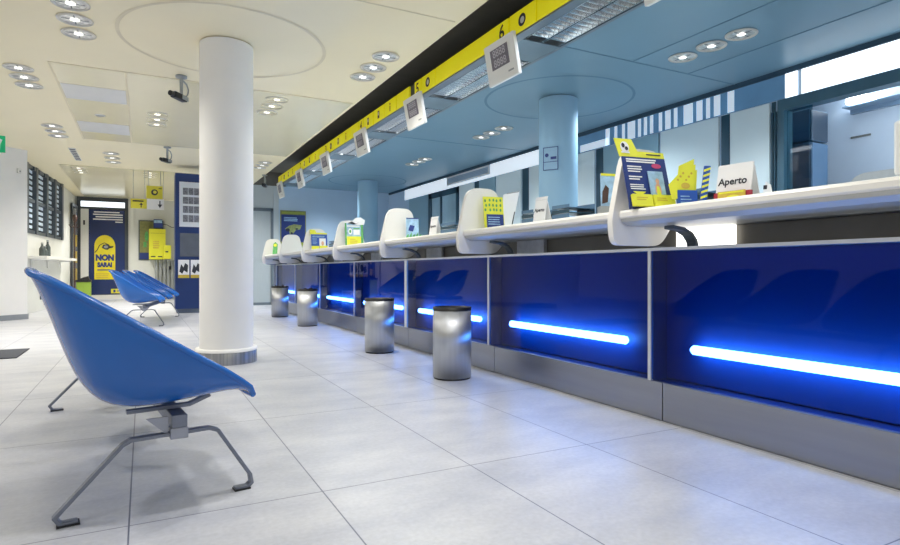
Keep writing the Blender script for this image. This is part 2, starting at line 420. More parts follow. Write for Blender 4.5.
for a, b in ((9.47, 9.64), (7.87, 8.06), (6.13, 6.27), (4.18, 4.28), (3.66, 3.70)): g.box(XB-.010, XB-.001, a, b, 0, 2.485)
for a in (3.655, 3.682): g.box(XB-.035, XB-.012, a-.008, a+.008, 0, 2.38)
struct('trim_14', g, SLOT)
# office window between panels
w2 = struct('window_2', MB().box(XB-.03, XB-.002, 10.26, 10.36, .9, 2.48).box(XB-.03, XB-.002, 11.0, 11.07, .9, 2.48).box(XB-.03, XB-.002, 11.5, 11.64, .9, 2.48).box(XB-.03, XB-.002, 10.26, 11.64, .9, 1.0).box(XB-.03, XB-.002, 10.26, 11.64, 2.36, 2.48), SLOT)
MB().box(XB-.012, XB-.006, 10.36, 11.5, 1.0, 2.36).build('pane', mat('pale_office_glass', (.36, .52, .60), .15, noise=.25, nscale=1.5), w2)
# clear fixed pane beside the opening
MB().box(XB+.04, XB+.05, 3.33, 3.575, 0, 2.38).build('window_3', glass_mat('teal_pane', (.45, .62, .68), 1.5, .03))['kind'] = 'structure'

# air grille
t = thing('air_grille', 'long white air grille set in the soffit of the office wall', 'vent', (XB-.03, 9.93, 2.64))
MB().box(XB-.03, XB-.012, 9.1, 10.76, 2.56, 2.585).box(XB-.03, XB-.012, 9.1, 10.76, 2.70, 2.725).box(XB-.03, XB-.012, 9.1, 9.13, 2.585, 2.70).box(XB-.03, XB-.012, 10.73, 10.76, 2.585, 2.70).build('frame', CASE, t)
g = MB()
for i in range(4): g.prism([(XB-.028, 2.592+i*.028), (XB-.014, 2.602+i*.028), (XB-.014, 2.606+i*.028), (XB-.028, 2.596+i*.028)], 'y', 9.13, 10.73)
g.build('louvre', mat('grey_louvre', (.42, .52, .62), .4, .3, noise=.05), t)

# ------------------------------------------------------------------ columns
def column(x, y, m, label, base):
    t = thing('column', label, 'column', (x, y, 0))
    MB().lathe([(.222, .004), (.222, C-.01)], (x, y, 0), 48).build('shaft', m, t)
    if base:
        MB().lathe([(.252, .0), (.252, .10), (.245, .108), (.223, .108)], (x, y, 0), 48, cap=False).build('base_ring', mat('striped_grey_plinth', (.33, .34, .36), .35, .6, noise=.35, nscale=14, stretch=(3, 3, .05)), t)
        MB().lathe([(.2555, .104), (.2555, .128), (.223, .131)], (x, y, 0), 48, cap=False).build('base_cap', WHITE, t)
    return t
column(.652, 5.47, WHITE, 'white round column with grey base ring standing in the lobby', True)
cb = column(4.26, 5.42, BCOL, 'pale blue round column standing behind the counters, nearer one', False)
column(4.40, 12.3, BCOL, 'slim-looking pale blue column by the far wall behind the counters', False)
# outlined notice on the blue column
NA = math.atan2(-5.42, -4.26) - .37
nf = Face((4.26+.226*math.cos(NA), 5.42+.226*math.sin(NA), 1.93), (-math.sin(NA), math.cos(NA), 0), (0, 0, 1))
nt_ = thing('column_notice', 'small blue outlined notice fixed to the nearer blue column', 'notice', nf.p(0, 0))
mb = MB(); nf.rect(mb, -.09, 0, .09, .26, .006, .005); mb.build('sheet', mat('pale_blue_sheet', (.30, .48, .64), .5, noise=.05), nt_)
mb = MB()
for a in ((-.09, 0, .09, .008), (-.09, .252, .09, .26), (-.09, 0, -.082, .26), (.082, 0, .09, .26), (-.09, .09, .09, .097)): nf.rect(mb, *a, .007)
nf.disc(mb, -.045, .17, .022, d=.007); nf.rect(mb, .0, .12, .07, .15, .007)
mb.build('print', NAVY, nt_)

# ------------------------------------------------------------------ service counters
SEAM = [2.31 + 1.675*k for k in range(-1, 7)]      # y of the divider wings (first is out of frame)
ordn = {0: 'cut off by the right edge', 1: 'second from the right edge', 2: 'third from the right edge', 3: 'fourth from the right edge',
        4: 'fifth from the right edge', 5: 'sixth from the right edge', 6: 'at the far end of the row'}
TZ = C
for k in range(7):
    y0, y1 = SEAM[k], SEAM[k+1]
    t = thing('service_counter', 'blue glass counter front with a glowing light bar, '+ordn[k], 'counter', (XF+.1, (y0+y1)/2, 0), group='row of blue glass service counters')
    MB().box(XF, XF+.010, y0+.012, y1-.012, .212, .905).build('glass_front', BGLASS, t)
    MB().box(XF+.115, XF+.13, y0+.012, y1-.012, .212, .905).build('back_panel', BBACK, t)
    b0, b1 = y0+.23, y1-.22
    MB().tube([(XF+.062, b0, .392), (XF+.062, b0+.015, .392), (XF+.062, b1-.015, .392), (XF+.062, b1, .392)], [.012, .024, .024, .012], 12).build('light_tube', TUBE, t)
    MB().box(XF-.004, XF+.012, y0+.003-.09, y1-.003-.09, .004, .205).build('kick_plate', STEELH, t)
    MB().box(XF+.013, XF+.135, y0+.003, y1-.003, .0, .203).box(XF+.013, XF+.114, y0+.0005, y0+.0115, .2055, .905).box(XF+.013, XF+.114, y1-.0115, y1-.0005, .2055, .905).build('carcass', mat('navy_carcass', (.006, .02, .10), .5, noise=.1), t)
    MB().box(XF-.008, XF+.10, y0, y1, .906, .922).build('top_rail', ALU, t)
    pw = .045 if k == 2 else .010
    MB().box(XF-.006, XF+.0125, y1-pw, y1+.0115-.0005, .206, .9055).build('seam_post', mat('white_post', (.85, .87, .88), .35, noise=.02) if k == 2 else ALU, t)
    MB().box(XF+.22, XF+.30, y0+.002, y1-.002, .0, 1.03).build('rear_panel', OLIVE, t)
    lit = (k == 1)
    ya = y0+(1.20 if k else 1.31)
    MB().box(XF+.185, XF+.215, ya, ya+.35, .93, 1.032).build('under_shelf_patch', mat('office_glow_patch', (1, .98, .95), .4, emit=(1, .97, .92), estr=2.2, noise=.01) if k == 0 else mat('pale_under_shelf_box', (.62, .64, .64), .3, noise=.12, nscale=20), t)  # added boxes; the nearest glows to stand for office light showing there
    # bracket: curved arm from the rail up to the shelf, near the far wing of this counter
    yb = y1-.235
    pth = [(XF+.055, yb, .923), (XF+.045, yb, .952), (XF+.015, yb, .985), (XF-.04, yb, 1.008), (XF-.12, yb, 1.017)]
    MB().bar(pth, .06, .018, (0, 1, 0)).build('bracket', DGREY, t, bevel=.003)
    # shelf
    w = thing('counter_shelf', 'long white writing shelf on the counter '+ordn[k], 'shelf', (2.5, (y0+y1)/2, 1.03), group='white writing shelves along the counters')
    ys0, ys1 = y0+.021, y1-.021
    MB().prism([(2.205, 1.070), (2.198, 1.078), (2.197, 1.098), (2.204, 1.109), (2.215, 1.113), (3.0, 1.113), (3.0, 1.055), (2.26, 1.055)], 'y', ys0, ys1).build('shelf_top', SOLIDW, w)
    MB().prism([(2.206, 1.069), (2.259, 1.054), (2.98, 1.054), (2.98, 1.034), (2.252, 1.034), (2.212, 1.052)], 'y', ys0+.002, ys1-.002).build('under_edge', mat('grey_under_edge', (.50, .50, .47), .4, .2, noise=.04), w)

# divider wings
def rounded(pts, r, n=5):
    out = []; m = len(pts)
    for i in range(m):
        p0, p, p1 = Vector(pts[i-1]), Vector(pts[i]), Vector(pts[(i+1) % m])
        rr = r[i] if isinstance(r, (list, tuple)) else r
        a = (p0-p).normalized(); b = (p1-p).normalized()
        rr = min(rr, (p0-p).length*.45, (p1-p).length*.45)
        s0 = p+a*rr; s1 = p+b*rr
        for k in range(n+1):
            u = k/n; q = s0*(1-u)**2 + p*2*u*(1-u) + s1*u*u; out.append((q.x, q.y))
    return out
wp = rounded([(2.150, 1.06), (2.165, .932), (2.50, .932), (2.60, 1.06), (2.55, 1.26), (2.505, 1.447), (2.24, 1.447)], [.03, .05, .06, .05, .06, .09, .10])
wl_ = ['between the navy leaflet display and the shelf corner, nearest of all', 'behind the flowered yellow leaflet, second nearest', 'third along, beside the pale metal post',
       'behind the green topped leaflet stand', 'behind the small blue and yellow stand', 'second from the far end, in front of the far poster', 'at the far end of the counters']
for k, y in enumerate(SEAM[1:]):
    t = thing('divider_wing', 'ivory rounded privacy wing '+wl_[k], 'divider', (2.4, y, .932), group='ivory divider wings between the counters')
    MB().prism(wp, 'y', y-.018, y+.018, True).build('wing_panel', WING, t, bevel=.006)
    MB().box(2.448, 2.54, y-.012, y+.012, .9225, .9315).build('foot', DGREY, t)
# grey end cap of the last counter
ye = SEAM[-1]
tag(MB().box(2.30, 2.76, ye+.03, ye+.30, .92, 1.05).box(XF, 2.76, ye+.03, ye+.30, 0, .92).build('counter_end', mat('grey_blue_end_panel', (.10, .13, .24), .4, noise=.1)), 'grey end block closing the far end of the counter row', 'counter end')

# ------------------------------------------------------------------ yellow fascia with light trough
t = thing('light_trough', 'long dark hanging light trough with louvred lamps along the counters', 'lamp', (2.76, 6.5, 2.6))
ya_, yb_ = 1.0, 12.55
g = MB().box(2.535, 2.56, ya_, yb_, 2.60, 2.765).box(2.97, 2.985, ya_, yb_, 2.60, 2.765).box(2.56, 2.97, ya_, yb_, 2.745, 2.765).box(2.56, 2.97, yb_-.02, yb_, 2.60, 2.745)
g.build('housing', mat('grey_trough_metal', (.26, .30, .33), .4, .3, noise=.08), t)
MB().box(2.52, 2.60, ya_, yb_, 2.585, 2.5995).box(2.955, 2.985, ya_, yb_, 2.588, 2.5995).build('edge_profile', mat('steel_edge_profile', (.24, .27, .29), .3, .7, noise=.06), t)
g = MB(); fx = []
for k in range(-1, 6):
    yt = 3.74 + 1.69*k; yl = yt-1.30
    fx.append((yl, yt))
for i, (yl, yt) in enumerate(fx):
    if yl < ya_: yl = ya_+.02
    if i+1 < len(fx): MB().box(2.60, 2.955, yt+.004, fx[i+1][0]-.004 if fx[i+1][0] > ya_ else yt+.3, 2.589, 2.594).build('blank_panel', mat('slate_trough_panel', (.13, .19, .23), .4, noise=.08), t)
    lv = MB()
    for xc in (2.695, 2.865):
        n = int((yt-yl)/.062)
        for q in range(n):
            yy = yl+.03+q*.062
            lv.prism([(yy-.012, 2.64), (yy+.012, 2.64), (yy+.003, 2.592), (yy-.003, 2.592)], 'x', xc-.072, xc+.072)
        for sx in (-1, 1):
            lv.prism([(xc+sx*.075, 2.592), (xc+sx*.079, 2.592), (xc+sx*.079, 2.66), (xc+sx*.070, 2.66)], 'y', yl, yt)
    lo = lv.build('louvre', CHROME, t)
    for xc in (2.695, 2.865):
        MB().tube([(xc, yl+.03, 2.69), (xc, yt-.03, 2.69)], .014, 8).build('fluorescent_tube', FTUBE, lo)
MB().box(2.60, 2.955, fx[-1][1]+.004, yb_-.02, 2.589, 2.594).build('blank_panel', MATS['slate_trough_panel'], t)

ft = thing('number_fascia', 'bright yellow fascia strip with counter numbers and icons above the counters', 'sign', (2.525, 6.5, 2.6))
def fpanel(ylo, yhi):
    return MB().box(2.515, 2.5335, ylo+.009, yhi-.009, 2.602, 2.765).build('sign_panel', YEL, ft, bevel=.002)
def ff(y): return Face((2.5145, y, 2.68), (0, -1, 0), (0, 0, 1))
def icon(y, kind, parent):
    f = ff(y); mb = MB(); lb = MB()
    if kind == 0:
        f.disc(mb, 0, 0, .048, d=.001); f.disc(lb, .004, -.002, .026, d=.002); 
    elif kind == 1:
        f.rect(mb, -.03, -.045, .03, .045, .001); f.rect(lb, -.02, -.01, .02, .03, .002)
    else:
        f.disc(mb, 0, .035, .014, d=.001); f.rect(mb, -.012, -.05, .012, .015, .001)
    mb.build('icon', INK, parent)
    if lb.v: lb.build('icon_detail', mat('icon_pale', (.6, .62, .65), .5, noise=.02), parent)
Bs = [3.81, 5.43, 7.20, 8.85, 10.50, 12.15]
fpanel(1.0, 1.75); fpanel(1.756, 3.45)
for k, b in enumerate(Bs):
    nb = Bs[k+1] if k+1 < len(Bs) else 13.6
    dg = str(6-k)
    if k == 0:
        ip = fpanel(b-.36, b); icon(b-.18, 0, ip)
        dp = fpanel(b, 5.10); ff(b+.10).text(dg, 0, 0, .16, INK, dp, bold=.003)
    else:
        if k == 1:
            ip = fpanel(b-.33, b); icon(b-.16, 0, ip)
        else:
            for q in range(3):
                ip = fpanel(b-.37*(q+1), b-.37*q); icon(b-.37*q-.185, (1, 1, 2)[q] if k % 2 == 0 else (0, 1, 2)[q], ip)
        dp = fpanel(b, b+.17); ff(b+.085).text(dg, 0, 0, .15, INK, dp, bold=.003)
        if k < 5: fpanel(b+(.29 if k == 1 else .18), nb-1.11)
        else: fpanel(b+.18, 12.55)
# dark back strip of the fascia
MB().box(2.534, 2.5349, 1.0, 12.55, 2.60, 2.766).build('backing', DGREY, ft)

# queue displays
dl = ['only its corner showing at the top edge', 'biggest in view, under the yellow 6', 'under the yellow 5', 'under the yellow 4', 'fourth from the biggest one, half way along', 'second from the far end of the fascia', 'at the far end of the fascia']
first = None
for k in range(-1, 6):
    yc = 3.905 + 1.68*k
    o_ = (2.468, yc, 2.615)
    if first is None:
        f = Face(o_, (0, -1, 0), (-.19, 0, 1))
        t = thing('queue_display', 'white tilted queue number display '+dl[k+1], 'display', o_, group='queue displays under the fascia')
        g = MB(); f.rect(g, -.21, -.32, .21, 0, 0, .035); g.build('case', CASE, t, bevel=.006)
        g = MB(); f.rect(g, -.125, -.21, .125, -.055, .0025); sc = g.build('screen', LCD, t)
        for row in (0, 1):
            f.text('8888' if row == 0 else '8888', 0, -.095-.075*row, .082, LCDSEG, sc, name='digits', d=.004, bold=.0006, sx=1.1)
        g = MB(); f.rect(g, .09, -.275, .165, -.262, .0025); g.build('badge', GREYM, t)
        g = MB().box(2.50, 2.54, yc-.16, yc-.13, 2.55, 2.5845); g.build('hanger', GREYM, t)
        MB().box(2.50, 2.54, yc+.13, yc+.16, 2.55, 2.5845).build('hanger', GREYM, t)
        first = t
    else:
        dup(first, o_, None, 'white tilted queue number display '+dl[k+1])

# ------------------------------------------------------------------ downlights
dproto = None
def downlight(x, y, label):
    global dproto
    grp = 'recessed ceiling downlights'
    if dproto is None:
        t = thing('downlight', label, 'ceiling light', (x, y, C), group=grp)
        MB().lathe([(.125, -.012), (.128, -.006), (.118, -.0005), (.104, -.004), (.104, -.012)], (x, y, C), 28, cap=False).build('ring', mat('white_lamp_ring', (.82, .80, .74), .35, noise=.03), t)
        MB().lathe([(.104, -.005), (.085, -.0042), (.0, -.004)], (x, y, C), 28, cap=False).build('reflector', mat('mirror_reflector', (.80, .80, .77), .3, .5, noise=.5, nscale=26), t)
        g = MB()
        for a in (0, PI/2, PI/4, -PI/4):
            c_, s_ = math.cos(a), math.sin(a)
            g.box(x-.09*abs(c_)-.004, x+.09*abs(c_)+.004, y-.09*abs(s_)-.004, y+.09*abs(s_)+.004, C-.0065, C-.0055) if a in (0, PI/2) else None
        g.build('cross_louvre', DGREY, t)
        g = MB(); g.lathe([(.034, -.0085), (.03, -.0095), (0, -.0098)], (x, y, C), 20, cap=False); g.build('lamp', LAMP, t)
        dproto = t
        return t
    return dup(dproto, (x, y, C), None, label, grp)
trip = [(-.475, (5.13, 5.45, 5.76), 'at the upper left corner of the photo'), (-1.075, (7.0, 7.31, 7.61), 'by the left edge of the photo'),
        (-1.10, (9.6, 9.94, 10.27), 'above the green exit sign'), (1.37, (6.91, 7.22, 7.53), 'just right of the white column'),
        (1.985, (5.06, 5.39, 5.70), 'in front of the yellow fascia number 5'), (.163, (8.27, 8.56, 8.85), 'below the nearer ceiling camera'),
        (-.48, (11.4, 11.85, 12.3), 'beside the narrow ceiling vent'), (-1.1, (13.3, 13.6, 13.9), 'above the far glass door'), (.13, (13.3, 13.6, 13.9), 'above the yellow hanging signs'),
        (1.98, (11.05, 11.36, 11.67), 'near the far end of the yellow fascia'),
        (4.43, (3.20, 3.49, 3.80), 'in the blue ceiling at the right'), (4.44, (6.85, 7.17, 7.47), 'in the blue ceiling left of the blue column'),
        (4.43, (9.39, 9.66, 9.97), 'in the blue ceiling toward the far slim column')]
for x, ys, wh in trip:
    for nm, y in zip(('nearest', 'middle', 'farthest'), ys):
        downlight(x, y, f'round recessed downlight, {nm} of the three {wh}')

# ceiling vents, sprinkler, white ceiling fitting
t = thing('ceiling_vent', 'narrow dark slotted vent in the cream ceiling at left', 'vent', (-1.02, 11.8, C))
MB().box(-1.07, -.97, 11.2, 12.4, C-.008, C-.0005).build('frame', CASE, t)
g = MB()
for i in range(7): g.box(-1.06, -.98, 11.25+i*.165, 11.25+i*.165+.11, C-.0105, C-.0085)
g.build('slot', DGREY, t)
t = thing('ceiling_sensor', 'small round sensor on the grey ceiling panel at left', 'sensor', (-.485, 8.667, C-.006))
MB().lathe([(.05, -.007), (.045, -.015), (.0, -.03)], (-.485, 8.667, C), 16, cap=False).build('dome', mat('grey_dome', (.4, .4, .38), .3, noise=.03), t)
MB().lathe([(.062, -.0065), (.062, -.010), (.05, -.012)], (-.485, 8.667, C), 16, cap=False).build('rim', CASE, t)

# ------------------------------------------------------------------ ceiling cameras
def camera_(x, y, rz, label, drop=.2):
    t = thing('security_camera', label, 'camera', (0, 0, C), group='ceiling security cameras')
    MB().lathe([(.055, -.001), (.055, -.02), (.02, -.028)], (0, 0, C), 16).build('mount', GREYM, t)
    MB().tube([(0, 0, C-.028), (0, 0, C-drop)], .016, 10).build('stem', GREYM, t)
    MB().tube([(.015, 0, C-.04), (.09, 0, C-.06), (.125, 0, C-.11), (.11, 0, C-.16), (.06, 0, C-drop-.01)], .008, 8).build('cable', GREYM, t)
    b = MB().box(-.14, .06, -.032, .032, C-drop-.055, C-drop+.005).build('body', BLACK, t, bevel=.008)
    MB().box(-.03, .075, -.034, .034, C-drop-.045, C-drop-.002).build('sleeve', GREYM, b)
    MB().tube([(-.14, 0, C-drop-.025), (-.185, 0, C-drop-.027)], .026, 12).build('lens', BLACK, b)
    b.rotation_euler = (0, 0, 0)
    t.location = (x, y, C); t.rotation_euler = (0, 0, rz)
    return t
camera_(.345, 6.54, .95, 'dark camera on a ceiling stem with looped cable, left of the white column')
camera_(.345, 10.4, 1.0, 'smaller looking dark camera hanging farther back, above the blue kiosk')
camera_(2.23, 12.5, 1.2, 'dark camera hanging above the grey door at the far end')

# ------------------------------------------------------------------ blue bench seating
def shell_mesh():
    prof = [(-.372, .800), (-.345, .745), (-.318, .672), (-.292, .590), (-.262, .500), (-.228, .424), (-.180, .365), (-.115, .338), (-.03, .335), (.07, .347), (.16, .362), (.228, .374), (.262, .372), (.276, .358)]
    rim = [(-.362, .790), (-.335, .776), (-.30, .757), (-.255, .731), (-.205, .700), (-.150, .665), (-.09, .627), (-.03, .589), (.035, .548), (.10, .506), (.165, .465), (.220, .425), (.258, .394), (.275, .364)]
    wid = [.20, .225, .25, .27, .285, .297, .305, .31, .31, .307, .30, .285, .262, .235]
    ns = 24; vs = []; fs = []
    for (cx, cz), (rx, rz), w in zip(prof, rim, wid):
        for i in range(ns+1):
            s = -1+2*i/ns; a = abs(s)
            yy = w*(1-(1-a)**1.55)*(1 if s > 0 else -1)
            b = a**2.3
            vs.append((cx+(rx-cx)*b, yy, cz+(rz-cz)*b))
    # outward rolled flange along both sides
    n = len(prof); W = ns+1
    fs = [(r*W+i, r*W+i+1, (r+1)*W+i+1, (r+1)*W+i) for r in range(n-1) for i in range(ns)]
    return vs, fs, n, W, rim, wid
def bench(name, loc, rz, label, seats, legs):
    t = thing(name, label, 'bench', (0, 0, 0), group='blue bench seating in the lobby')
    for y in seats:
        vs, fs, n, W, rim, wid = shell_mesh()
        mb = MB(); mb.add([(x, yy+y, z) for x, yy, z in vs], fs, True)
        sh = mb.build('seat_shell', SEATB, t, solid=.010, sub=1)
        # rolled rim following the edge
        pth = []
        left = [(rx, -w, rz_) for (rx, rz_), w in zip(rim, wid)]
        right = [(rx, w, rz_) for (rx, rz_), w in zip(rim, wid)]
        back = [(-.372, yy, .797+.003) for yy in (-.1, 0, .1)]
        frt = [(.277, yy, .359) for yy in (.16, .08, 0, -.08, -.16)]
        loop = left[::-1] + back + right + frt
        loop.append(loop[0])
        fl = MB(); fl.tube([(a, b+y, c) for a, b, c in loop], .0105, 8); fl.build('rim', SEATB, sh)
        MB().bar([(-.10, y-.05, .315), (.10, y-.05, .318), (.17, y-.05, .345)], .03, .012, (0, 1, 0)).bar([(-.10, y+.10, .315), (.10, y+.10, .318), (.17, y+.10, .345)], .03, .012, (0, 1, 0)).build('seat_support', GUNMETAL, t)
    yl = legs
    MB().box(.025, .075, yl[0]-.03, yl[1]+.03, .262, .307).build('beam', GUNMETAL, t, bevel=.004)
    for y in yl:
        l = MB().bar([(-.243, y, .007), (-.290, y, .007), (-.305, y, .03), (-.120, y, .225), (-.095, y, .238), (.150, y, .242), (.180, y, .230), (.293, y, .05), (.298, y, .02), (.283, y, .007), (.238, y, .007)], .032, .012, (0, 1, 0))
        leg = l.build('leg', GUNMETAL, t, bevel=.002)
        MB().box(-.30, -.238, y-.02, y+.02, .0, .0065).build('foot_pad', BLACK, leg); MB().box(.236, .292, y-.02, y+.02, .0, .0065).build('foot_pad', BLACK, leg)
        MB().box(.022, .078, y-.028, y+.028, .225, .262).prism([(.018, .30), (.018, .235), (-.05, .30)], 'y', y-.004, y+.004).build('clamp', mat('steel_clamp', (.34, .36, .42), .35, .7, noise=.06), t, bevel=.002)
    t.location = loc; t.rotation_euler = (0, 0, rz)
    return t
bench('bench', (.058, 2.222, 0), math.radians(7.1), 'large blue plastic shell bench on grey metal legs in the left foreground', (.13, .93, 1.73), (0, 1.83))
bench('bench', (-.03, 9.43, 0), math.radians(-9), 'small looking blue shell bench farther back, in front of the kiosk', (.05, .93, 1.81), (0, 1.86))

# ------------------------------------------------------------------ waste bins
def bin_(x, y, label, bag=False):
    t = thing('waste_bin', label, 'bin', (x, y, 0), group='steel waste bins along the counters')
    MB().lathe([(.136, .0), (.136, .012)], (x, y, 0), 40).build('base', BLACK, t)
    MB().lathe([(.142, .0125), (.142, .505)], (x, y, 0), 48, cap=False).build('drum', STEEL, t, solid=.003)
    MB().lathe([(.1435, .502), (.1435, .528), (.135, .530), (.128, .51), (.127, .06)], (x, y, 0), 48, cap=False).build('rim', BLACK, t)
    if bag:
        pts = []
        g = MB()
        for k in range(10):
            a = 2*PI*k/10+R.random()*.3; h = .535+R.random()*.03
            g.add([(x+.143*math.cos(a), y+.143*math.sin(a), .52), (x+.146*math.cos(a+.4), y+.146*math.sin(a+.4), .515), (x+.13*math.cos(a+.2), y+.13*math.sin(a+.2), h)], [(0, 1, 2)])
        g.build('bag_edge', BLACK, t)
    return t
bin_(2.043, 3.86, 'round steel waste bin, largest and nearest, in front of the counters')
bin_(2.057, 5.41, 'round steel waste bin, second nearest, just before the pale post')
bin_(2.11, 8.46, 'round steel waste bin with black bag edge, third along the counters', True)
bin_(2.10, 10.34, 'round steel waste bin with black bag edge, farthest along the counters', True)

# ------------------------------------------------------------------ things on the shelves
ST = 1.113+.0005
def bars(f, mb, x0, y1, w, rows, h, gap, d=.002, rag=True):
    for i in range(rows):
        ww = w*(.7+.3*R.random()) if rag else w
        f.rect(mb, x0, y1-i*gap-h, x0+ww, y1-i*gap, d)
# station 1: navy leaflet display board
bo = Vector((2.172, 2.185, ST+.008)); br = Vector((.985, -.16, 0)).normalized()
bu = (Vector((0, 0, 1)) + Vector((br.y, -br.x, 0))*-.27).normalized()
KH = 1.13
f = Face(bo, br, bu); f.u = f.u*KH
t = thing('leaflet_display', 'large navy leaflet display with yellow header on the nearest shelf', 'leaflet stand', tuple(bo+br*.13))
g = MB(); f.rect(g, 0, 0, .262, .245, 0, .008); g.build('board', NAVY, t)
g = MB(); f.poly(g, [(-.012, .246), (.262, .246), (.262, .275), (.10, .275), (.075, .335), (-.03, .335)], 0, .006); hd = g.build('header_card', LIME, t)
g = MB(); f.disc(g, .025, .292, .026, .028, d=.002); f.rect(g, .0, .262, .05, .27, .002); g.build('header_print', PAPER, hd)
g = MB(); f.disc(g, .016, .30, .010, .012, d=.003); f.disc(g, .034, .285, .010, .010, d=.003); f.rect(g, .15, .258, .24, .264, .002); g.build('header_mark', INK, hd)
g = MB(); bars(f, g, .02, .236, .21, 2, .007, .011); bars(f, g, .02, .20, .09, 3, .006, .012); bars(f, g, .02, .15, .09, 2, .006, .012); bars(f, g, .02, .11, .09, 3, .005, .010); g.build('print', PAPER, t)
g = MB(); f.disc(g, .20, .205, .03, .012, d=.002); g.build('badge', PINK, t)
g = MB(); f.poly(g, [(.03, .075), (.11, .075), (.085, .06), (.055, .06)], .002); g.build('arrow', LIME, t)
g = MB(); f.rect(g, .135, .02, .225, .175, .010, .006); lf = g.build('leaflet', SKY, t)
g = MB(); f.disc(g, .18, .085, .018, .03, d=.012); f.disc(g, .182, .125, .011, .014, d=.012); g.build('figure_print', SKIN, lf)
g = MB(); f.poly(g, [(.165, .045), (.195, .045), (.185, .10), (.172, .10)], .013); g.build('leaf_print', LIME, lf)
g = MB(); f.rect(g, .01, .0, .125, .055, .022, .018); f.rect(g, .135, .0, .262, .055, .024, .020); pk = g.build('pocket', LIME, t)
g = MB(); bars(f, g, .03, .04, .07, 2, .004, .010, .0235); bars(f, g, .15, .04, .07, 2, .004, .010, .0255); g.build('pocket_print', OCHRE, pk)
g = MB(); g.add([f.p(.02, .2, -.008), f.p(.02, .2, -.012), f.p(.02, 0.002, -.040), f.p(.02, 0.002, -.036), f.p(.23, .2, -.008), f.p(.23, .2, -.012), f.p(.23, .002, -.040), f.p(.23, .002, -.036)],
    [(0, 1, 2, 3), (7, 6, 5, 4), (0, 4, 5, 1), (1, 5, 6, 2), (2, 6, 7, 3), (3, 7, 4, 0)]); g.build('strut', NAVY, t)
# yellow leaflets in a blue holder
t = thing('leaflet_holder', 'dark blue holder of yellow leaflets beside the navy leaflet display', 'leaflet stand', (2.44, 2.08, ST))
f = Face((2.385, 2.07, ST), Vector((.94, -.33, 0)), Vector((.10, .14, 1)))
g = MB(); f.rect(g, 0, 0.006, .105, .095, 0, .02); hl = g.build('holder', MBLUE, t)
g = MB(); bars(f, g, .012, .065, .07, 3, .005, .016, .001); g.build('print', SKY, hl)
for i in range(3):
    q = i*.013
    g = MB(); f.poly(g, [(-.03+q, .05), (.085+q, .055), (.10+q, .265-.025*i), (.015+q, .225-.025*i), (.008+q, .18), (-.045+q, .125)], -.006-i*.010, .003); lf = g.build('leaflet', LIME, t)
    if i == 0:
        g = MB()
        for a in range(6): f.disc(g, .005+a*.015, .15+.018*(a % 3), .006, d=-.004)
        f.disc(g, .045, .12, .024, .016, d=-.004); g.build('leaflet_print', OCHRE, lf)
f2 = Face((2.485, 2.03, ST), Vector((.9, -.42, 0)), Vector((.30, .1, 1)))
t = thing('leaflet', 'narrow blue and yellow leaflet leaning beside the yellow leaflets', 'leaflet', (2.49, 2.05, ST))
g = MB(); f2.rect(g, 0, 0.003, .034, .235, 0, .006); g.build('sheet', MBLUE, t)
g = MB()
for i in range(7): f2.poly(g, [(.0, .02+i*.03), (.034, .034+i*.03), (.034, .047+i*.03), (.0, .033+i*.03)], .001)
g.build('print', LIME, t)
# dark blue trays
def tray(x, y, w, label):
    t = thing('letter_tray', label, 'tray', (x, y, ST), group='dark blue letter trays on the counters')
    for i in range(4):
        z = ST+i*.034
        MB().box(x-.11, x+.11, y-w/2, y+w/2, z, z+.004).box(x-.11, x-.106, y-w/2, y+w/2, z+.004, z+(.022 if i != 1 else .028)).box(x+.106, x+.11, y-w/2, y+w/2, z+.004, z+.0335).build('tray', SLOT if i % 2 == 0 else mat('steel_blue_tray', (.10, .20, .32), .4, noise=.05), t)
    return t
tray(2.735, 2.19, .16, 'stack of dark blue trays between yellow leaflets and Aperto sign')
# Aperto sign
def aperto(x, y, label, text=True, size=1.0, ang=.12, w=.165, h=.175):
    r = Vector((math.sin(ang), -math.cos(ang), 0)); f = Face((x, y, ST), r, Vector((.16, 0, 1)))
    t = thing('counter_sign', label, 'sign', (x, y, ST), group='white open signs on the counters')
    g = MB(); f.rect(g, -w/2, 0.001, w/2, h, 0, .004)
    g.add([f.p(-w/2, h, -.004), f.p(w/2, h, -.004), f.p(w/2, h-.002, -.008), f.p(-w/2, h-.002, -.008)], [(0, 1, 2, 3)])
    fb = Face((x+.075, y, ST), r, Vector((-.28, 0, 1))); fb.rect(g, -w/2, .001, w/2, h-.012, 0, .004)
    sh = g.build('card', PAPER, t)
    if text: f.text('Aperto', -.006*size, h*.53, .046*size, INK, sh, bold=.0011)
    return t, f
t, f = aperto(2.36, 1.752, 'white tent sign reading Aperto with clear dark letters')
s2 = thing('card_holder', 'small red holder of ochre cards in front of the Aperto sign', 'card holder', (2.335, 1.72, ST))
f = Face((2.335, 1.735, ST), (.12, -.99, 0), (0, 0, 1))
g = MB(); f.rect(g, -.085, 0, .085, .040, 0, .02); g.build('holder', RED, s2)
g = MB(); f.rect(g, -.062, .003, .065, .043, .006, .005); cd = g.build('card', OCHRE, s2)
g = MB(); f.rect(g, -.055, .033, .058, .040, .007); f.disc(g, .01, .014, .03, .010, d=.007); g.build('print', LIME, cd)
t = thing('leaflet', 'small white folded leaflet standing right of the Aperto sign', 'leaflet', (2.48, 1.68, ST))
f = Face((2.47, 1.685, ST), (.5, -.85, 0), (.25, .1, 1)); g = MB(); f.poly(g, [(0, 0), (.05, 0), (.035, .075), (.012, .095)], 0, .003); g.build('sheet', PAPER, t)
g = MB(); f.rect(g, .005, .055, .02, .075, .001); g.build('print', INK, t)
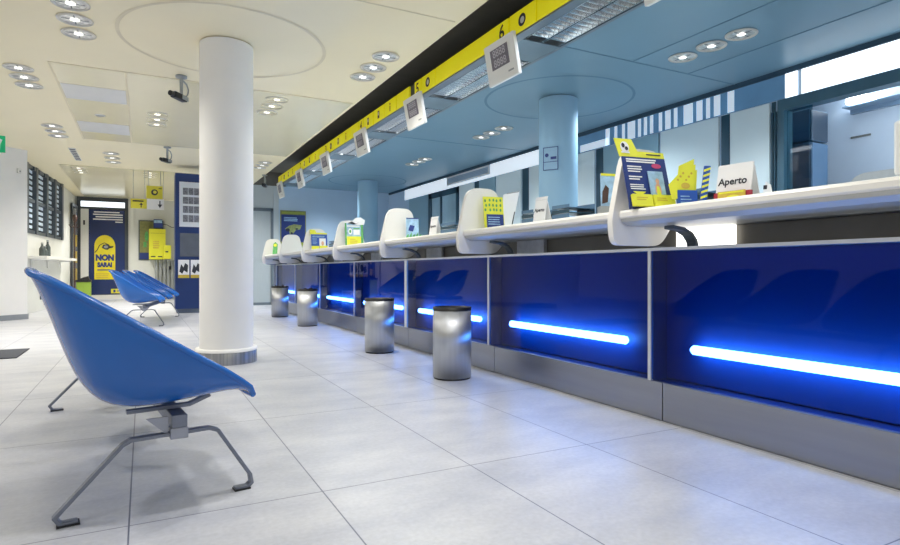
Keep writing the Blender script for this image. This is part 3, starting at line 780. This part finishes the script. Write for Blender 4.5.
# leaflet seen behind the nearest wing (on the next shelf)
t = thing('leaflet_stand', 'small photo leaflet in a grey stand just behind the nearest wing', 'leaflet stand', (2.23, 2.50, ST))
f = Face((2.268, 2.50, ST), (.97, -.2, 0), (.06, .10, 1))
g = MB(); f.rect(g, 0, .045, .10, .235, 0, .006); sh = g.build('leaflet', SKY, t)
g = MB(); f.poly(g, [(.005, .06), (.04, .07), (.05, .15), (.028, .17), (.008, .13)], .002); g.build('print', BROWN, sh)
g = MB(); f.rect(g, 0, .222, .10, .236, .002); g.build('heading', LIME, sh)
g = MB(); f.rect(g, -.01, 0.004, .11, .046, .012, .04); g.build('stand', GREYM, t)
# station 2: flowered leaflet, white leaflet, sign, trays
Y2 = SEAM[2]
f = Face((2.345, Y2-.10, ST), (.97, -.18, 0), (0, .12, 1))
t = thing('leaflet_holder', 'flowered yellow leaflet with navy foot standing at the second wing', 'leaflet stand', (2.45, Y2-.1, ST))
g = MB(); f.rect(g, 0, .003, .165, .265, 0, .006); sh = g.build('sheet', LIME, t)
g = MB()
for i in range(5):
    for j in range(3): f.disc(g, .018+i*.031+R.uniform(-.006, .006), .165+j*.034+R.uniform(-.006, .006), .008, .012, d=.002)
g.build('flower_print', GREEN, sh)
g = MB(); f.rect(g, .02, .006, .16, .125, .003, .002); nv_ = g.build('navy_field', NAVY, t)
g = MB(); bars(f, g, .03, .105, .11, 4, .007, .018, .0045); g.build('print', SKY, nv_)
g = MB(); f.rect(g, -.006, 0, .172, .02, .012, .03); g.build('holder', CLEAR, t)
t = thing('leaflet', 'plain white leaflet leaning right of the flowered yellow leaflet', 'leaflet', (2.62, Y2-.09, ST))
f = Face((2.50, Y2-.085, ST), (.97, -.18, 0), (.22, .10, 1)); g = MB(); f.poly(g, [(0, .003), (.09, .003), (.115, .335), (-.02, .30)], 0, .003); g.build('sheet', PAPER, t)
g = MB(); f.poly(g, [(.006, .312), (.112, .335), (.112, .327), (.006, .304)], .001); g.build('fold', GREYM, t)
g = MB(); f.poly(g, [(.08, .01), (.09, .01), (.10, .16), (.092, .16)], .001); g.build('edge_print', INK, t)
aperto(2.42, 3.30, 'white tent sign with small dark letters in front of the blue column', True, .72, w=.115, h=.20)
tray(2.58, 3.50, .14, 'dark blue trays left of the white sign near the blue column')
tray(2.58, 3.12, .18, 'dark blue trays right of the white sign near the blue column')
# station 3
Y3 = SEAM[3]
f = Face((2.40, Y3-.12, ST), (.95, -.25, 0), (0.05, .15, 1))
t = thing('leaflet_stand', 'photo leaflet stand with green leaflets at the third wing', 'leaflet stand', (2.5, Y3-.12, ST))
g = MB(); f.rect(g, 0, .003, .13, .235, 0, .006); sh = g.build('sheet', SKY, t)
g = MB(); f.poly(g, [(.02, .10), (.07, .09), (.09, .15), (.04, .16)], .002); f.rect(g, .0, .225, .13, .235, .002); g.build('photo_print', NAVY, sh)
g = MB()
for i in range(5): f.poly(g, [(-.01+i*.032, .0), (.02+i*.032, .0), (.026+i*.032, .06+.02*(i % 2)), (.004+i*.032, .05)], .014+.002*i, .003)
g.build('green_leaflet', GREEN, t)
aperto(2.42, 4.98, 'plain looking white tent sign near the third wing', True, .72, w=.12, h=.20)
tray(2.58, 4.75, .30, 'dark blue trays beside the white sign near the third wing')
# station 4: green/white carton stand
Y4 = SEAM[4]
f = Face((2.29, Y4-.13, ST), (.95, -.25, 0), (0, .10, 1)); f.r = f.r*.80; f.u = f.u*1.10
t = thing('leaflet_stand', 'white and green leaflet stand with ragged white top at the fourth wing', 'leaflet stand', (2.45, Y4-.13, ST))
g = MB(); f.rect(g, 0, .0, .25, .27, 0, .006); bd = g.build('board', SKY, t)
g = MB(); f.rect(g, -.012, .0, .012, .27, .004, .01); g.build('side', GREEN, t); g = MB(); f.rect(g, .238, .0, .275, .25, .004, .03); g.build('side', GREEN, t)
g = MB(); f.poly(g, [(-.03, .27), (.06, .30), (.10, .285), (.16, .33), (.24, .335), (.31, .30), (.29, .25), (.20, .245), (.10, .26)], .008, .004); tp = g.build('top_card', PAPER, t)
g = MB(); f.poly(g, [(.03, .265), (.10, .285), (.16, .262), (.22, .275), (.13, .25)], .010); g.build('top_print', INK, tp)
g = MB(); f.rect(g, .015, .005, .235, .11, .016, .012); pk = g.build('pocket', LIME, t)
g = MB(); f.disc(g, .07, .17, .03, .035, d=.002); f.rect(g, .02, .225, .22, .24, .002); f.rect(g, .12, .13, .22, .19, .002); g.build('print', PAPER, bd)
g = MB(); f.rect(g, .12, .195, .22, .21, .002); f.disc(g, .07, .17, .016, .02, d=.003); g.build('green_print', GREEN, bd)
g = MB(); bars(f, g, .06, .08, .12, 3, .008, .022, .0175); g.build('pocket_print', OCHRE, pk)
# station 5: blue and yellow stand
Y5 = SEAM[5]
f = Face((2.28, Y5-.12, ST), (.97, -.2, 0), (0, .15, 1)); f.r = f.r*.80
t = thing('leaflet_stand', 'small blue and yellow leaflet stand at the fifth wing', 'leaflet stand', (2.42, Y5-.12, ST))
g = MB(); f.rect(g, 0, .0, .30, .245, 0, .008); bd = g.build('board', MBLUE, t)
g = MB(); f.poly(g, [(-.02, .245), (.30, .245), (.30, .265), (.10, .27), (.08, .31), (-.02, .32)], .002, .006); g.build('header_card', LIME, t)
g = MB(); f.rect(g, .15, .02, .27, .18, .010, .006); lf = g.build('leaflet', PAPER, t)
g = MB(); f.disc(g, .21, .10, .025, .035, d=.0115); g.build('figure_print', SKIN, lf)
g = MB(); f.rect(g, .0, .0, .14, .06, .016, .014); f.rect(g, .15, .0, .30, .065, .018, .016); g.build('pocket', LIME, t)
g = MB(); bars(f, g, .02, .22, .24, 2, .008, .014); bars(f, g, .02, .18, .10, 5, .006, .02); g.build('print', SKY, bd)
tray(2.58, Y5-.55, .3, 'dark blue trays beside the small blue and yellow stand')
# stations 6: green sprig leaflet
t = thing('leaflet', 'small green leaflet between the two farthest wings', 'leaflet', (2.3, SEAM[7]-.15, ST))
f = Face((2.32, SEAM[7]-.2, ST), (.97, -.2, 0), (.05, .1, 1)); g = MB(); f.poly(g, [(0, 0), (.09, 0), (.10, .22), (.05, .27), (.01, .22)], 0, .004); g.build('sheet', GREEN, t)
g = MB(); f.disc(g, .05, .2, .03, d=.001); g.build('print', LIME, t)

# ------------------------------------------------------------------ behind the counters
t = thing('tall_cupboard', 'tall dark blue cupboard inside the office behind the glass pane', 'cupboard', (6.33, 3.9, 0))
MB().box(6.17, 6.49, 3.67, 4.25, .05, 2.15).box(6.17, 6.49, 3.67, 4.25, 2.165, 2.49).build('body', mat('slate_blue_cupboard', (.07, .14, .23), .4, noise=.06), t, bevel=.004)
MB().box(6.18, 6.48, 3.66, 3.669, .08, 2.14).build('door', mat('slate_blue_cupboard_door', (.09, .18, .30), .35, noise=.06), t)
MB().box(6.18, 6.48, 3.66, 3.669, 2.175, 2.48).build('top_door', mat('black_blue_cupboard_door', (.03, .055, .09), .35, noise=.06), t)
MB().box(6.19, 6.47, 3.69, 4.23, 0, .05).build('plinth', BLACK, t)
t = thing('office_lamp', 'glowing white lamp on a flat bracket inside the office', 'lamp', (6.95, 3.4, 2.6))
MB().box(6.78, 6.995, 3.10, 3.68, 2.575, 2.59).box(6.94, 6.995, 3.10, 3.68, 2.53, 2.575).build('bracket', mat('blue_grey_bracket', (.25, .36, .48), .4, noise=.05), t)
MB().box(6.72, 6.93, 3.40, 3.62, 2.592, 2.66).build('diffuser', LAMPC, t, bevel=.02)
tag(MB().box(6.985, 6.999, 3.50, 3.70, 2.268, 2.288).build('wall_slot', mat('bronze_slot', (.2, .2, .18), .4, noise=.1)), 'small grey slot plate on the bright office wall', 'wall plate')
# office chair and monitor behind the nearest counter
t = thing('office_chair', 'pale grey office chair back showing above the nearest shelf', 'chair', (3.45, 1.70, 0))
bp_ = rounded([(3.38, .80), (3.52, .80), (3.52, .81), (3.38, .81)], .004)
prb = rounded([(1.40, .72), (1.90, .72), (1.93, 1.352), (1.36, 1.352)], [.08, .08, .12, .12])
MB().prism(prb, 'x', 3.60, 3.64, True).build('backrest', GREYB, t, bevel=.01)
MB().prism(rounded([(3.2, 1.45), (3.66, 1.45), (3.66, 1.95), (3.2, 1.95)], .08), 'z', .44, .52, True).build('seat', GREYB, t, bevel=.01)
MB().tube([(3.45, 1.7, .07), (3.45, 1.7, .44)], .028, 12).build('post', GREYM, t)
g = MB()
for k in range(5):
    a = 2*PI*k/5; g.tube([(3.45, 1.7, .08), (3.45+.27*math.cos(a), 1.7+.27*math.sin(a), .06)], .018, 8)
    
g.build('base', BLACK, t)
for k in range(5):
    a = 2*PI*k/5; MB().lathe([(.025, .0), (.028, .02), (.025, .042)], (3.45+.27*math.cos(a), 1.7+.27*math.sin(a), 0), 12).build('castor', BLACK, t)
MB().bar([(3.62, 1.7, .72), (3.62, 1.7, .50), (3.5, 1.7, .43)], .06, .015, (0, 1, 0)).build('back_arm', GREYM, t)
t = thing('monitor', 'white monitor back partly cut by the right edge above the shelf', 'monitor', (2.9, 1.25, ST))
MB().box(2.84, 2.98, 1.14, 1.385, ST, ST+.075).build('base', CASE, t, bevel=.012)
MB().box(2.89, 2.92, 1.20, 1.26, ST+.075, ST+.13).build('neck', CASE, t)
MB().box(2.90, 2.94, 1.0, 1.365, ST+.10, ST+.34).build('housing', CASE, t, bevel=.015)
MB().box(2.94, 2.943, 1.02, 1.345, ST+.12, ST+.32).build('screen', BLACK, t)
# desk behind counters (continuous)
t = thing('clerk_desk', 'long grey clerk desk running behind the blue counters', 'desk', (3.25, 6.5, 0))
MB().box(3.02, 3.12, .7, 12.3, .70, .74).build('desktop', GREYM, t)
MB().box(3.04, 3.10, .72, 12.28, 0, .70).build('panel', DGREY, t)

# far poster on the wall behind the counters
f = Face((2.86, 14.048, 1.26), (1, 0, 0), (0, 0, 1))
t = thing('framed_poster', 'dark blue poster with olive frame on the far wall behind the counters', 'poster', (3.15, 14.04, 1.26))
g = MB(); f.rect(g, 0, 0, .60, .96, .02, .02); g.build('frame', OLIVEB, t)
g = MB(); f.rect(g, .02, .22, .58, .86, .022); sh = g.build('sheet', NAVY, t)
g = MB(); f.rect(g, .03, .88, .57, .93, .022); g.build('top_band', mat('dull_lime', (.36, .42, .06), .5, noise=.2, nscale=12), t); g = MB(); f.rect(g, .02, .03, .58, .20, .022); g.build('lower_band', mat('dull_lime', (.36, .42, .06), .5, noise=.2, nscale=12), t)
g = MB(); f.poly(g, [(.10, .52), (.2, .60), (.32, .64), (.5, .62), (.46, .52), (.36, .50), (.3, .42), (.22, .40), (.2, .48)], .0235); g.build('olive_shape', mat('olive_print', (.32, .36, .12), .5, noise=.4, nscale=18), sh)
g = MB(); f.disc(g, .17, .5, .05, .04, d=.0245); f.disc(g, .26, .42, .03, d=.0245); f.disc(g, .38, .53, .03, .02, d=.0245); g.build('dark_shape', INK, sh)
g = MB(); bars(f, g, .08, .80, .42, 3, .022, .035, .0235); g.build('lettering_lines', SKY, sh)

# ------------------------------------------------------------------ blue kiosk
t = thing('information_kiosk', 'tall blue information kiosk with white notice board behind the white column', 'kiosk', (.95, 12.15, 0))
MB().box(.53, 1.42, 12.02, 12.45, .08, 2.62).build('body', KBLUE, t, bevel=.006)
MB().box(.56, 1.40, 12.04, 12.43, 0, .08).build('plinth', mat('slate_plinth', (.12, .15, .2), .4, .3, noise=.1), t)
f = Face((.53, 12.019, 0), (1, 0, 0), (0, 0, 1))
g = MB(); f.rect(g, .07, 1.62, .86, 2.46, .012, .012); nb = g.build('notice_board', mat('grey_white_board', (.66, .70, .76), .4, noise=.03), t)
g = MB()
for i in range(4):
    yb = 2.22-i*.17
    for j in range(7):
        x = .13+j*.095
        f.rect(g, x, yb, x+.088, yb+.13, .0135)
rw = g.build('board_rows', mat('slate_row_print', (.20, .21, .25), .5, noise=.55, nscale=45), nb)
g = MB(); f.rect(g, .08, 1.06, .86, 1.50, .008, .008); g.build('screen', mat('slate_screen', (.10, .12, .16), .2, noise=.1), t)
for x in (.05, .265):
    g = MB(); f.rect(g, x, .66, x+.19, 1.0, .008, .007); sh = g.build('poster', PAPER, t)
    g = MB(); f.poly(g, [(x+.02, .78), (x+.05, .92), (x+.09, .86), (x+.12, .94), (x+.17, .9), (x+.16, .76), (x+.1, .80), (x+.07, .74)], .0095); g.build('poster_print', INK, sh)
    g = MB(); f.rect(g, x, .66, x+.19, .72, .0095); g.build('poster_band', OCHRE, sh)

# ------------------------------------------------------------------ entrance poster, signs and notice boards
f = Face((-1.29, 18.395, 0), (1, 0, 0), (0, 0, 1))
t = thing('door_poster', 'large navy door poster with yellow hanger reading NON SARAI', 'poster', (-.86, 18.39, .15))
g = MB(); f.rect(g, .01, .16, .84, 2.44, .012, .006); sh = g.build('sheet', mat('navy_poster_sheet', (.012, .03, .13), .25, noise=.3, nscale=1.5), t)
g = MB(); f.poly(g, [(.13, .56), (.62, .56), (.62, 1.46)] + [(.375+.245*math.cos(a*PI/16), 1.46+.30*math.sin(a*PI/16)) for a in range(0, 17)] + [(.13, 1.46)], .014); hg = g.build('hanger_print', mat('yellow_hanger', (.80, .68, .02), .4, noise=.1), sh)
g = MB()
for a in range(20):
    pass
g.tube([f.p(.14, 1.28, .016), f.p(.20, 1.36, .016), f.p(.25, 1.48, .016), f.p(.36, 1.55, .016), f.p(.46, 1.50, .016), f.p(.50, 1.43, .016)], .012, 6)
f.poly(g, [(.30, 1.42), (.34, 1.50), (.42, 1.51), (.50, 1.46), (.58, 1.47), (.56, 1.42), (.48, 1.40), (.44, 1.36), (.38, 1.37)], .0165)
g.build('hook_print', INK, hg)
g = MB(); f.disc(g, .40, 1.44, .05, .04, d=.018); g.build('grey_print', GREYM, hg)
f.text('NON', .375, 1.14, .215, NAVY, hg, d=.0165, bold=.015, sx=.84)
f.text('SARAI', .375, .95, .165, NAVY, hg, d=.0165, bold=.012, sx=.78)
g = MB(); f.rect(g, .20, .80, .55, .83, .0165); g.build('small_lettering', NAVY, hg)
g = MB(); bars(f, g, .17, .72, .4, 3, .02, .05, .0165); g.build('small_lines', OCHRE, hg)
g = MB()
for i, (a, b) in enumerate(((.12, .72), (.10, .80), (.16, .80), (.10, .80), (.62, .80))): f.rect(g, a, 2.365-i*.065, b, 2.395-i*.065, .014)
g.build('heading_lines', PAPER, sh)
g = MB(); f.rect(g, .52, .18, .80, .30, .015, .004); lg = g.build('yellow_label', mat('yellow_label_print', (.75, .70, .03), .4, noise=.1), sh)
g = MB(); f.disc(g, .60, .24, .03, .04, d=.0165); f.rect(g, .66, .225, .76, .255, .0165); g.build('label_mark', NAVY, lg)
# side light poster strip left of the door
f = Face((W2+Vector((-.02, -.95, 0))), Vector((.01, 1, 0)), (0, 0, 1))
f = Face((-1.60, 17.45, 0), (.06, 1, 0), (0, 0, 1))
t = thing('side_light', 'narrow dark side light with yellow posters left of the glass door', 'glass panel', (-1.59, 17.9, 0))
g = MB(); f.rect(g, 0, .1, .8, 2.50, .03, .03); fr = g.build('frame', mat('charcoal_sidelight_frame', (.05, .06, .07), .4, noise=.1), t)
g = MB(); f.rect(g, .08, .2, .72, 2.42, .032); g.build('pane', mat('navy_sidelight', (.03, .05, .12), .2, noise=.2), t)
g = MB()
for y_ in (.55, 1.0, 1.42): f.rect(g, .14, y_, .66, y_+.30, .034)
g.build('poster_print', OCHRE, t)
# yellow hanging signs
def hsign(x0, x1, z0, z1, y, m, label, draw):
    t = thing('hanging_sign', label, 'sign', ((x0+x1)/2, y, z1), group='hanging direction signs')
    MB().box(x0, x1, y-.012, y+.012, z0, z1).build('board', m, t, bevel=.002)
    f = Face((x0, y-.0125, z0), (1, 0, 0), (0, 0, 1)); g = MB(); draw(f, g, x1-x0, z1-z0); g.build('print', INK, t)
    return t
def d1_(f, g, w, h):
    f.disc(g, w*.5, h*.5, .06, d=.001)
    f.rect(g, w*.75, h*.78, w*.95, h*.84, .001)
def up_(f, g, w, h):
    f.rect(g, w*.12, h*.70, w*.8, h*.84, .001); f.rect(g, w*.62, h*.1, w*.68, h*.42, .001); f.poly(g, [(w*.53, h*.38), (w*.77, h*.38), (w*.65, h*.62)], .001)
def dn_(f, g, w, h):
    f.rect(g, w*.72, h*.45, w*.79, h*.85, .001); f.poly(g, [(w*.62, h*.5), (w*.89, h*.5), (w*.755, h*.15)], .001)
SY = mat('dull_yellow_sign', (.72, .66, .05), .4, noise=.04)
a = hsign(.06, .345, 2.222, 2.475, 13.0, SY, 'yellow hanging sign with dark round symbol above the white arrow sign', d1_)
MB().tube([(.10, 13, 2.475), (.10, 13, 2.774)], .006, 6).tube([(.31, 13, 2.475), (.31, 13, 2.774)], .006, 6).build('hanger', GREYM, a)
f = Face((.06, 12.9865, 2.222), (1, 0, 0), (0, 0, 1)); g = MB(); f.disc(g, .148, .13, .032, d=.002); g.build('symbol_detail', SY, a)
b = hsign(-.215, .066, 2.018, 2.205, 13.0, SY, 'yellow green hanging sign with small up arrow, lowest on the left', up_)
MB().tube([(-.17, 13, 2.205), (-.17, 13, 2.774)], .005, 6).tube([(.03, 13, 2.205), (.03, 13, 2.774)], .005, 6).build('hanger', GREYM, b)
c_ = hsign(.07, .372, 2.010, 2.215, 13.0, PAPER, 'white hanging sign with dark down arrow below the yellow one', dn_)
MB().tube([(.36, 13, 2.215), (.36, 13, 2.774)], .005, 6).build('hanger', GREYM, c_)
# notice board and yellow boxes on the end wall
f = Face((-.11, 18.398, 0), (1, 0, 0), (0, 0, 1))
t = thing('notice_board', 'olive notice board with dark frame on the end wall behind yellow box', 'notice board', (.15, 18.38, 1.1))
g = MB(); f.rect(g, 0, 1.09, .62, 2.20, .03, .03); g.build('frame', DGREY, t)
g = MB(); f.rect(g, .03, 1.30, .59, 2.17, .032); g.build('felt', OLIVEB, t)
g = MB(); f.rect(g, .03, 1.12, .59, 1.29, .032); g.build('lower_strip', NAVY, t)
g = MB(); f.disc(g, .2, 1.75, .05, .14, d=.034); f.rect(g, .12, 1.45, .2, 1.6, .034); g.build('leaflet_print', GREEN, t)
t = thing('yellow_dispenser', 'large bright yellow box in front of the olive notice board', 'dispenser', (.33, 18.2, 1.1))
YB = mat('bright_yellow_box', (.78, .76, .04), .35, noise=.05)
MB().box(.145, .56, 18.12, 18.36, 1.11, 1.95).build('body', YB, t, bevel=.01)
f = Face((.145, 18.119, 1.11), (1, 0, 0), (0, 0, 1))
g = MB(); bars(f, g, .10, .50, .2, 4, .03, .055, .001); g.build('lettering_lines', OCHRE, t)
g = MB(); f.rect(g, .05, .06, .16, .09, .001); f.rect(g, .22, .06, .33, .09, .001); f.rect(g, .02, .72, .39, .725, .001); g.build('slot', INK, t)
t = thing('yellow_box', 'small yellow box fixed right of the large yellow one', 'box', (.6, 18.2, 1.12))
MB().box(.50, .69, 18.0, 18.10, 1.12, 1.50).build('body', YB, t, bevel=.008)
f = Face((.50, 17.999, 1.12), (1, 0, 0), (0, 0, 1)); g = MB(); f.rect(g, .05, .18, .12, .22, .001); g.build('print', INK, t)
MB().box(.57, .61, 18.1, 18.12, 1.2, 1.4).box(.562, .61, 18.12, 18.399, 1.28, 1.32).build('bracket', GREYM, t)
t = thing('wall_monitor', 'small dark box with cable above the large yellow box', 'monitor', (.37, 18.2, 2.02))
MB().box(.26, .48, 18.15, 18.32, 1.98, 2.22).build('body', NAVY, t, bevel=.006)
MB().box(.27, .47, 18.149, 18.15, 2.12, 2.20).build('label', SKY, t)
MB().tube([(.48, 18.25, 2.1), (.6, 18.25, 2.08), (.72, 18.3, 2.02), (.95, 18.36, 2.03)], .008, 6).build('cable', BLACK, t)
MB().box(.34, .40, 18.32, 18.40, 2.06, 2.12).build('bracket', GREYM, t)
# grey slatted radiator below
t = thing('column_radiator', 'grey vertical tube radiator below the yellow boxes', 'radiator', (.6, 18.3, 0))
for i in range(6):
    x = .30+i*.10
    MB().box(x, x+.065, 18.28, 18.34, .06, 1.06).build('tube', GREYM, t, bevel=.01)
MB().box(.30, .865, 18.29, 18.33, .03, .06).box(.30, .865, 18.29, 18.33, 1.06, 1.085).build('manifold', GREYM, t)
MB().box(.33, .36, 18.30, 18.40, .9, .94).box(.80, .83, 18.30, 18.40, .9, .94).build('bracket', GREYM, t)
MB().box(.64, .70, 18.25, 18.28, .82, .92).build('valve', BLACK, t)

# exit sign
f = Face((-2.23, 10.5, 2.51), (1, 0, 0), (0, 0, 1))
t = thing('exit_sign', 'green exit sign hanging by the white wall, cut by the left edge', 'sign', (-2.0, 10.5, 2.51))
g = MB(); f.rect(g, 0, 0, .46, .24, 0, .04); g.build('box', EXITG, t, bevel=.004)
g = MB(); f.poly(g, [(.36, .03), (.40, .03), (.405, .11), (.43, .18), (.39, .20), (.35, .13)], .0015); f.rect(g, .10, .09, .28, .15, .0015); f.poly(g, [(.10, .04), (.10, .20), (.03, .12)], .0015); g.build('running_figure', PAPER, t)
MB().box(-2.1, -2.09, 10.51, 10.52, 2.75, 2.779).box(-1.91, -1.90, 10.51, 10.52, 2.75, 2.779).build('hanger', GREYM, t)
t = thing('wall_sensor', 'small white sensor high on the white wall at left', 'sensor', (-1.80, 11.70, 2.42))
f = Face((-1.80, 11.69, 2.42), (dv.x, dv.y, 0), (0, 0, 1))
g = MB(); f.rect(g, -.03, -.04, .03, .04, .05, .045); g.build('body', CASE, t, bevel=.008)
g = MB(); f.disc(g, 0, -.01, .014, d=.0515); g.build('lens', GREYM, t)
# wall shelf with bottles under the window
sf = Face(W0+WD*1.15+Vector((.004, 0, 0)), WD, (0, 0, 1))
t = thing('wall_shelf', 'white wall shelf under the window at the left', 'shelf', tuple(sf.p(1.3, 1.04)))
g = MB(); sf.rect(g, .1, 1.02, 2.95, 1.075, .30, .298); g.build('board', mat('white_shelf_board', (.85, .84, .80), .4, noise=.02), t, bevel=.004)
for x in (.3, 1.5, 2.7):
    g = MB(); sf.rect(g, x, .85, x+.03, 1.019, .03, .028); sf.rect(g, x, .99, x+.03, 1.019, .22, .19); g.build('bracket', CASE, t)
for i, (x, h, r, lb) in enumerate(((.42, .26, .05, 'dark bottle, shortest of the group on the white wall shelf'), (.62, .20, .06, 'squat dark jar in the middle of the white wall shelf group'), (.86, .33, .05, 'tall dark bottle, tallest of the group on the white wall shelf'))):
    p = sf.p(x, 1.0755, .15)
    t = thing('bottle', lb, 'bottle', tuple(p), group='bottles on the wall shelf')
    MB().lathe([(r, 0), (r, h*.55), (r*.4, h*.75), (r*.36, h*.88)], tuple(p), 14).build('body', mat('dark_glass_bottle', (.08, .10, .10), .2, noise=.3), t)
    MB().lathe([(r*.42, h*.882), (r*.42, h)], tuple(p), 12).build('cap', GREYM, t)
t = thing('wall_socket', 'small dark socket low on the wall under the window', 'socket', tuple(sf.p(1.0, .27)))
g = MB(); sf.rect(g, .95, .22, 1.05, .34, .02, .018); g.build('plate', DGREY, t); g = MB(); sf.disc(g, 1.0, .28, .03, d=.021); g.build('face', BLACK, t)
t = thing('service_hatch', 'narrow dark service hatch low on the window wall', 'hatch', tuple(sf.p(1.5, .0)))
g = MB(); sf.rect(g, 1.3, .10, 1.75, .62, .006, .004); g.build('panel', mat('beige_hatch', (.66, .62, .52), .5, noise=.06), t)
g = MB(); sf.rect(g, 1.27, .10, 1.30, .65, .010, .008); sf.rect(g, 1.27, .62, 1.78, .65, .010, .008); g.build('frame', DGREY, t)
# coat stand and green box in the corner
t = thing('coat_stand', 'dark brown coat stand in the corner beside the glass door', 'coat stand', (-1.45, 16.6, 0))
MB().tube([(-1.45, 16.6, .03), (-1.45, 16.6, 1.95)], .017, 10).build('pole', BROWN, t)
MB().lathe([(.02, 1.95), (.05, 2.0), (.06, 2.08), (.035, 2.13), (0, 2.15)], (-1.45, 16.6, 0), 14).build('head', BROWN, t)
g = MB()
for k in range(4):
    a = k*PI/2+.4; g.tube([(-1.45, 16.6, 1.85), (-1.45+.08*math.cos(a), 16.6+.08*math.sin(a), 1.83), (-1.45+.12*math.cos(a), 16.6+.12*math.sin(a), 1.9)], .010, 6)
g.build('hook', BROWN, t)
MB().lathe([(.16, .0), (.16, .02), (.05, .04)], (-1.45, 16.6, 0), 18).build('base', BROWN, t)
t = thing('waste_box', 'lime green waste box with dark lid beside the coat stand', 'waste box', (-1.32, 16.95, 0))
MB().box(-1.44, -1.14, 16.8, 17.1, 0, .52).build('body', mat('lime_green_plastic', (.30, .46, .05), .45, noise=.08), t, bevel=.02)
MB().box(-1.45, -1.13, 16.79, 17.11, .521, .57).prism([(-1.42, .571), (-1.16, .571), (-1.2, .66), (-1.3, .63)], 'y', 16.85, 17.05).build('lid', BLACK, t)
# dark floor mat corner at left edge
mt = MB().box(-2.2, -1.02, 6.55, 7.25, .001, .010).build('floor_mat', mat('charcoal_mat', (.05, .055, .07), .9, noise=.3, nscale=60)); tag(mt, 'dark floor mat cut by the left edge of the photo', 'mat')

# ------------------------------------------------------------------ lights
def area(name, loc, sx, sy, power, col, rot=(0, 0, 0)):
    l = bpy.data.lights.new(name, 'AREA'); l.shape = 'RECTANGLE'; l.size = sx; l.size_y = sy; l.energy = power; l.color = col
    o = bpy.data.objects.new(name, l); COL.objects.link(o); o.location = loc; o.rotation_euler = rot
    return o
def spot(x, y, power, col, ang=2.4):
    l = bpy.data.lights.new('downlight_or_fill_beam', 'SPOT'); l.energy = power; l.color = col; l.spot_size = ang; l.spot_blend = 1; l.shadow_soft_size = .09
    o = bpy.data.objects.new('downlight_or_fill_beam', l); COL.objects.link(o); o.location = (x, y, C-.02)
    return o
for x, ys, wh in trip:
    warm = (1, .95, .86) if x < 3 else (.75, .88, 1)
    spot(x, ys[1], (150 if ys[1] < 9 else 200) if x < 3 else 230, warm)
for x, y in ((.6, 1.6), (-1.2, 3.4), (1.5, 2.4), (-2.2, 1.0), (1.6, -.5)): spot(x, y, 120, (1, .97, .93))
area('trough_light', (2.76, 5.5, 2.575), .3, 9, 60, (.9, .96, 1))
for x, y, p in ((-.6, 16.6, 420), (.2, 14.6, 300), (3.7, 9, 190), (4.7, 5.2, 160), (3.9, 12.8, 260), (4.2, 1.2, 150), (1.9, 12.9, 170), (-1.2, 8.2, 260)): spot(x, y, p, (1, .97, .92) if x < 3 else (.78, .9, 1))  # added fill spots without fixtures, lifting areas that stayed dim
l = bpy.data.lights.new('office_light', 'POINT'); l.energy = 40; l.color = (.85, .93, 1); l.shadow_soft_size = .2
o = bpy.data.objects.new('office_light', l); COL.objects.link(o); o.location = (6.4, 2.2, 2.3)

wd = bpy.data.worlds.new('World'); S.world = wd; wd.use_nodes = True
bg = wd.node_tree.nodes['Background']; bg.inputs['Color'].default_value = (.97, .98, 1, 1); bg.inputs['Strength'].default_value = .75

# ------------------------------------------------------------------ camera
cd = bpy.data.cameras.new('Camera'); cam = bpy.data.objects.new('Camera', cd); COL.objects.link(cam)
cd.sensor_width = 36; cd.lens = 585/900*36; cd.shift_y = -2/900; cd.clip_start = .05
cam.location = (0, 0, .8); cam.rotation_euler = (PI/2, 0, -math.atan(307/585))
S.camera = cam
S.view_settings.view_transform = 'Standard'; S.view_settings.look = 'None'
S.view_settings.exposure = 0; S.view_settings.gamma = 1
S.cycles.use_denoising = True
S.cycles.max_bounces = 8; S.cycles.diffuse_bounces = 5; S.cycles.transparent_max_bounces = 12
S.cycles.sample_clamp_indirect = 6
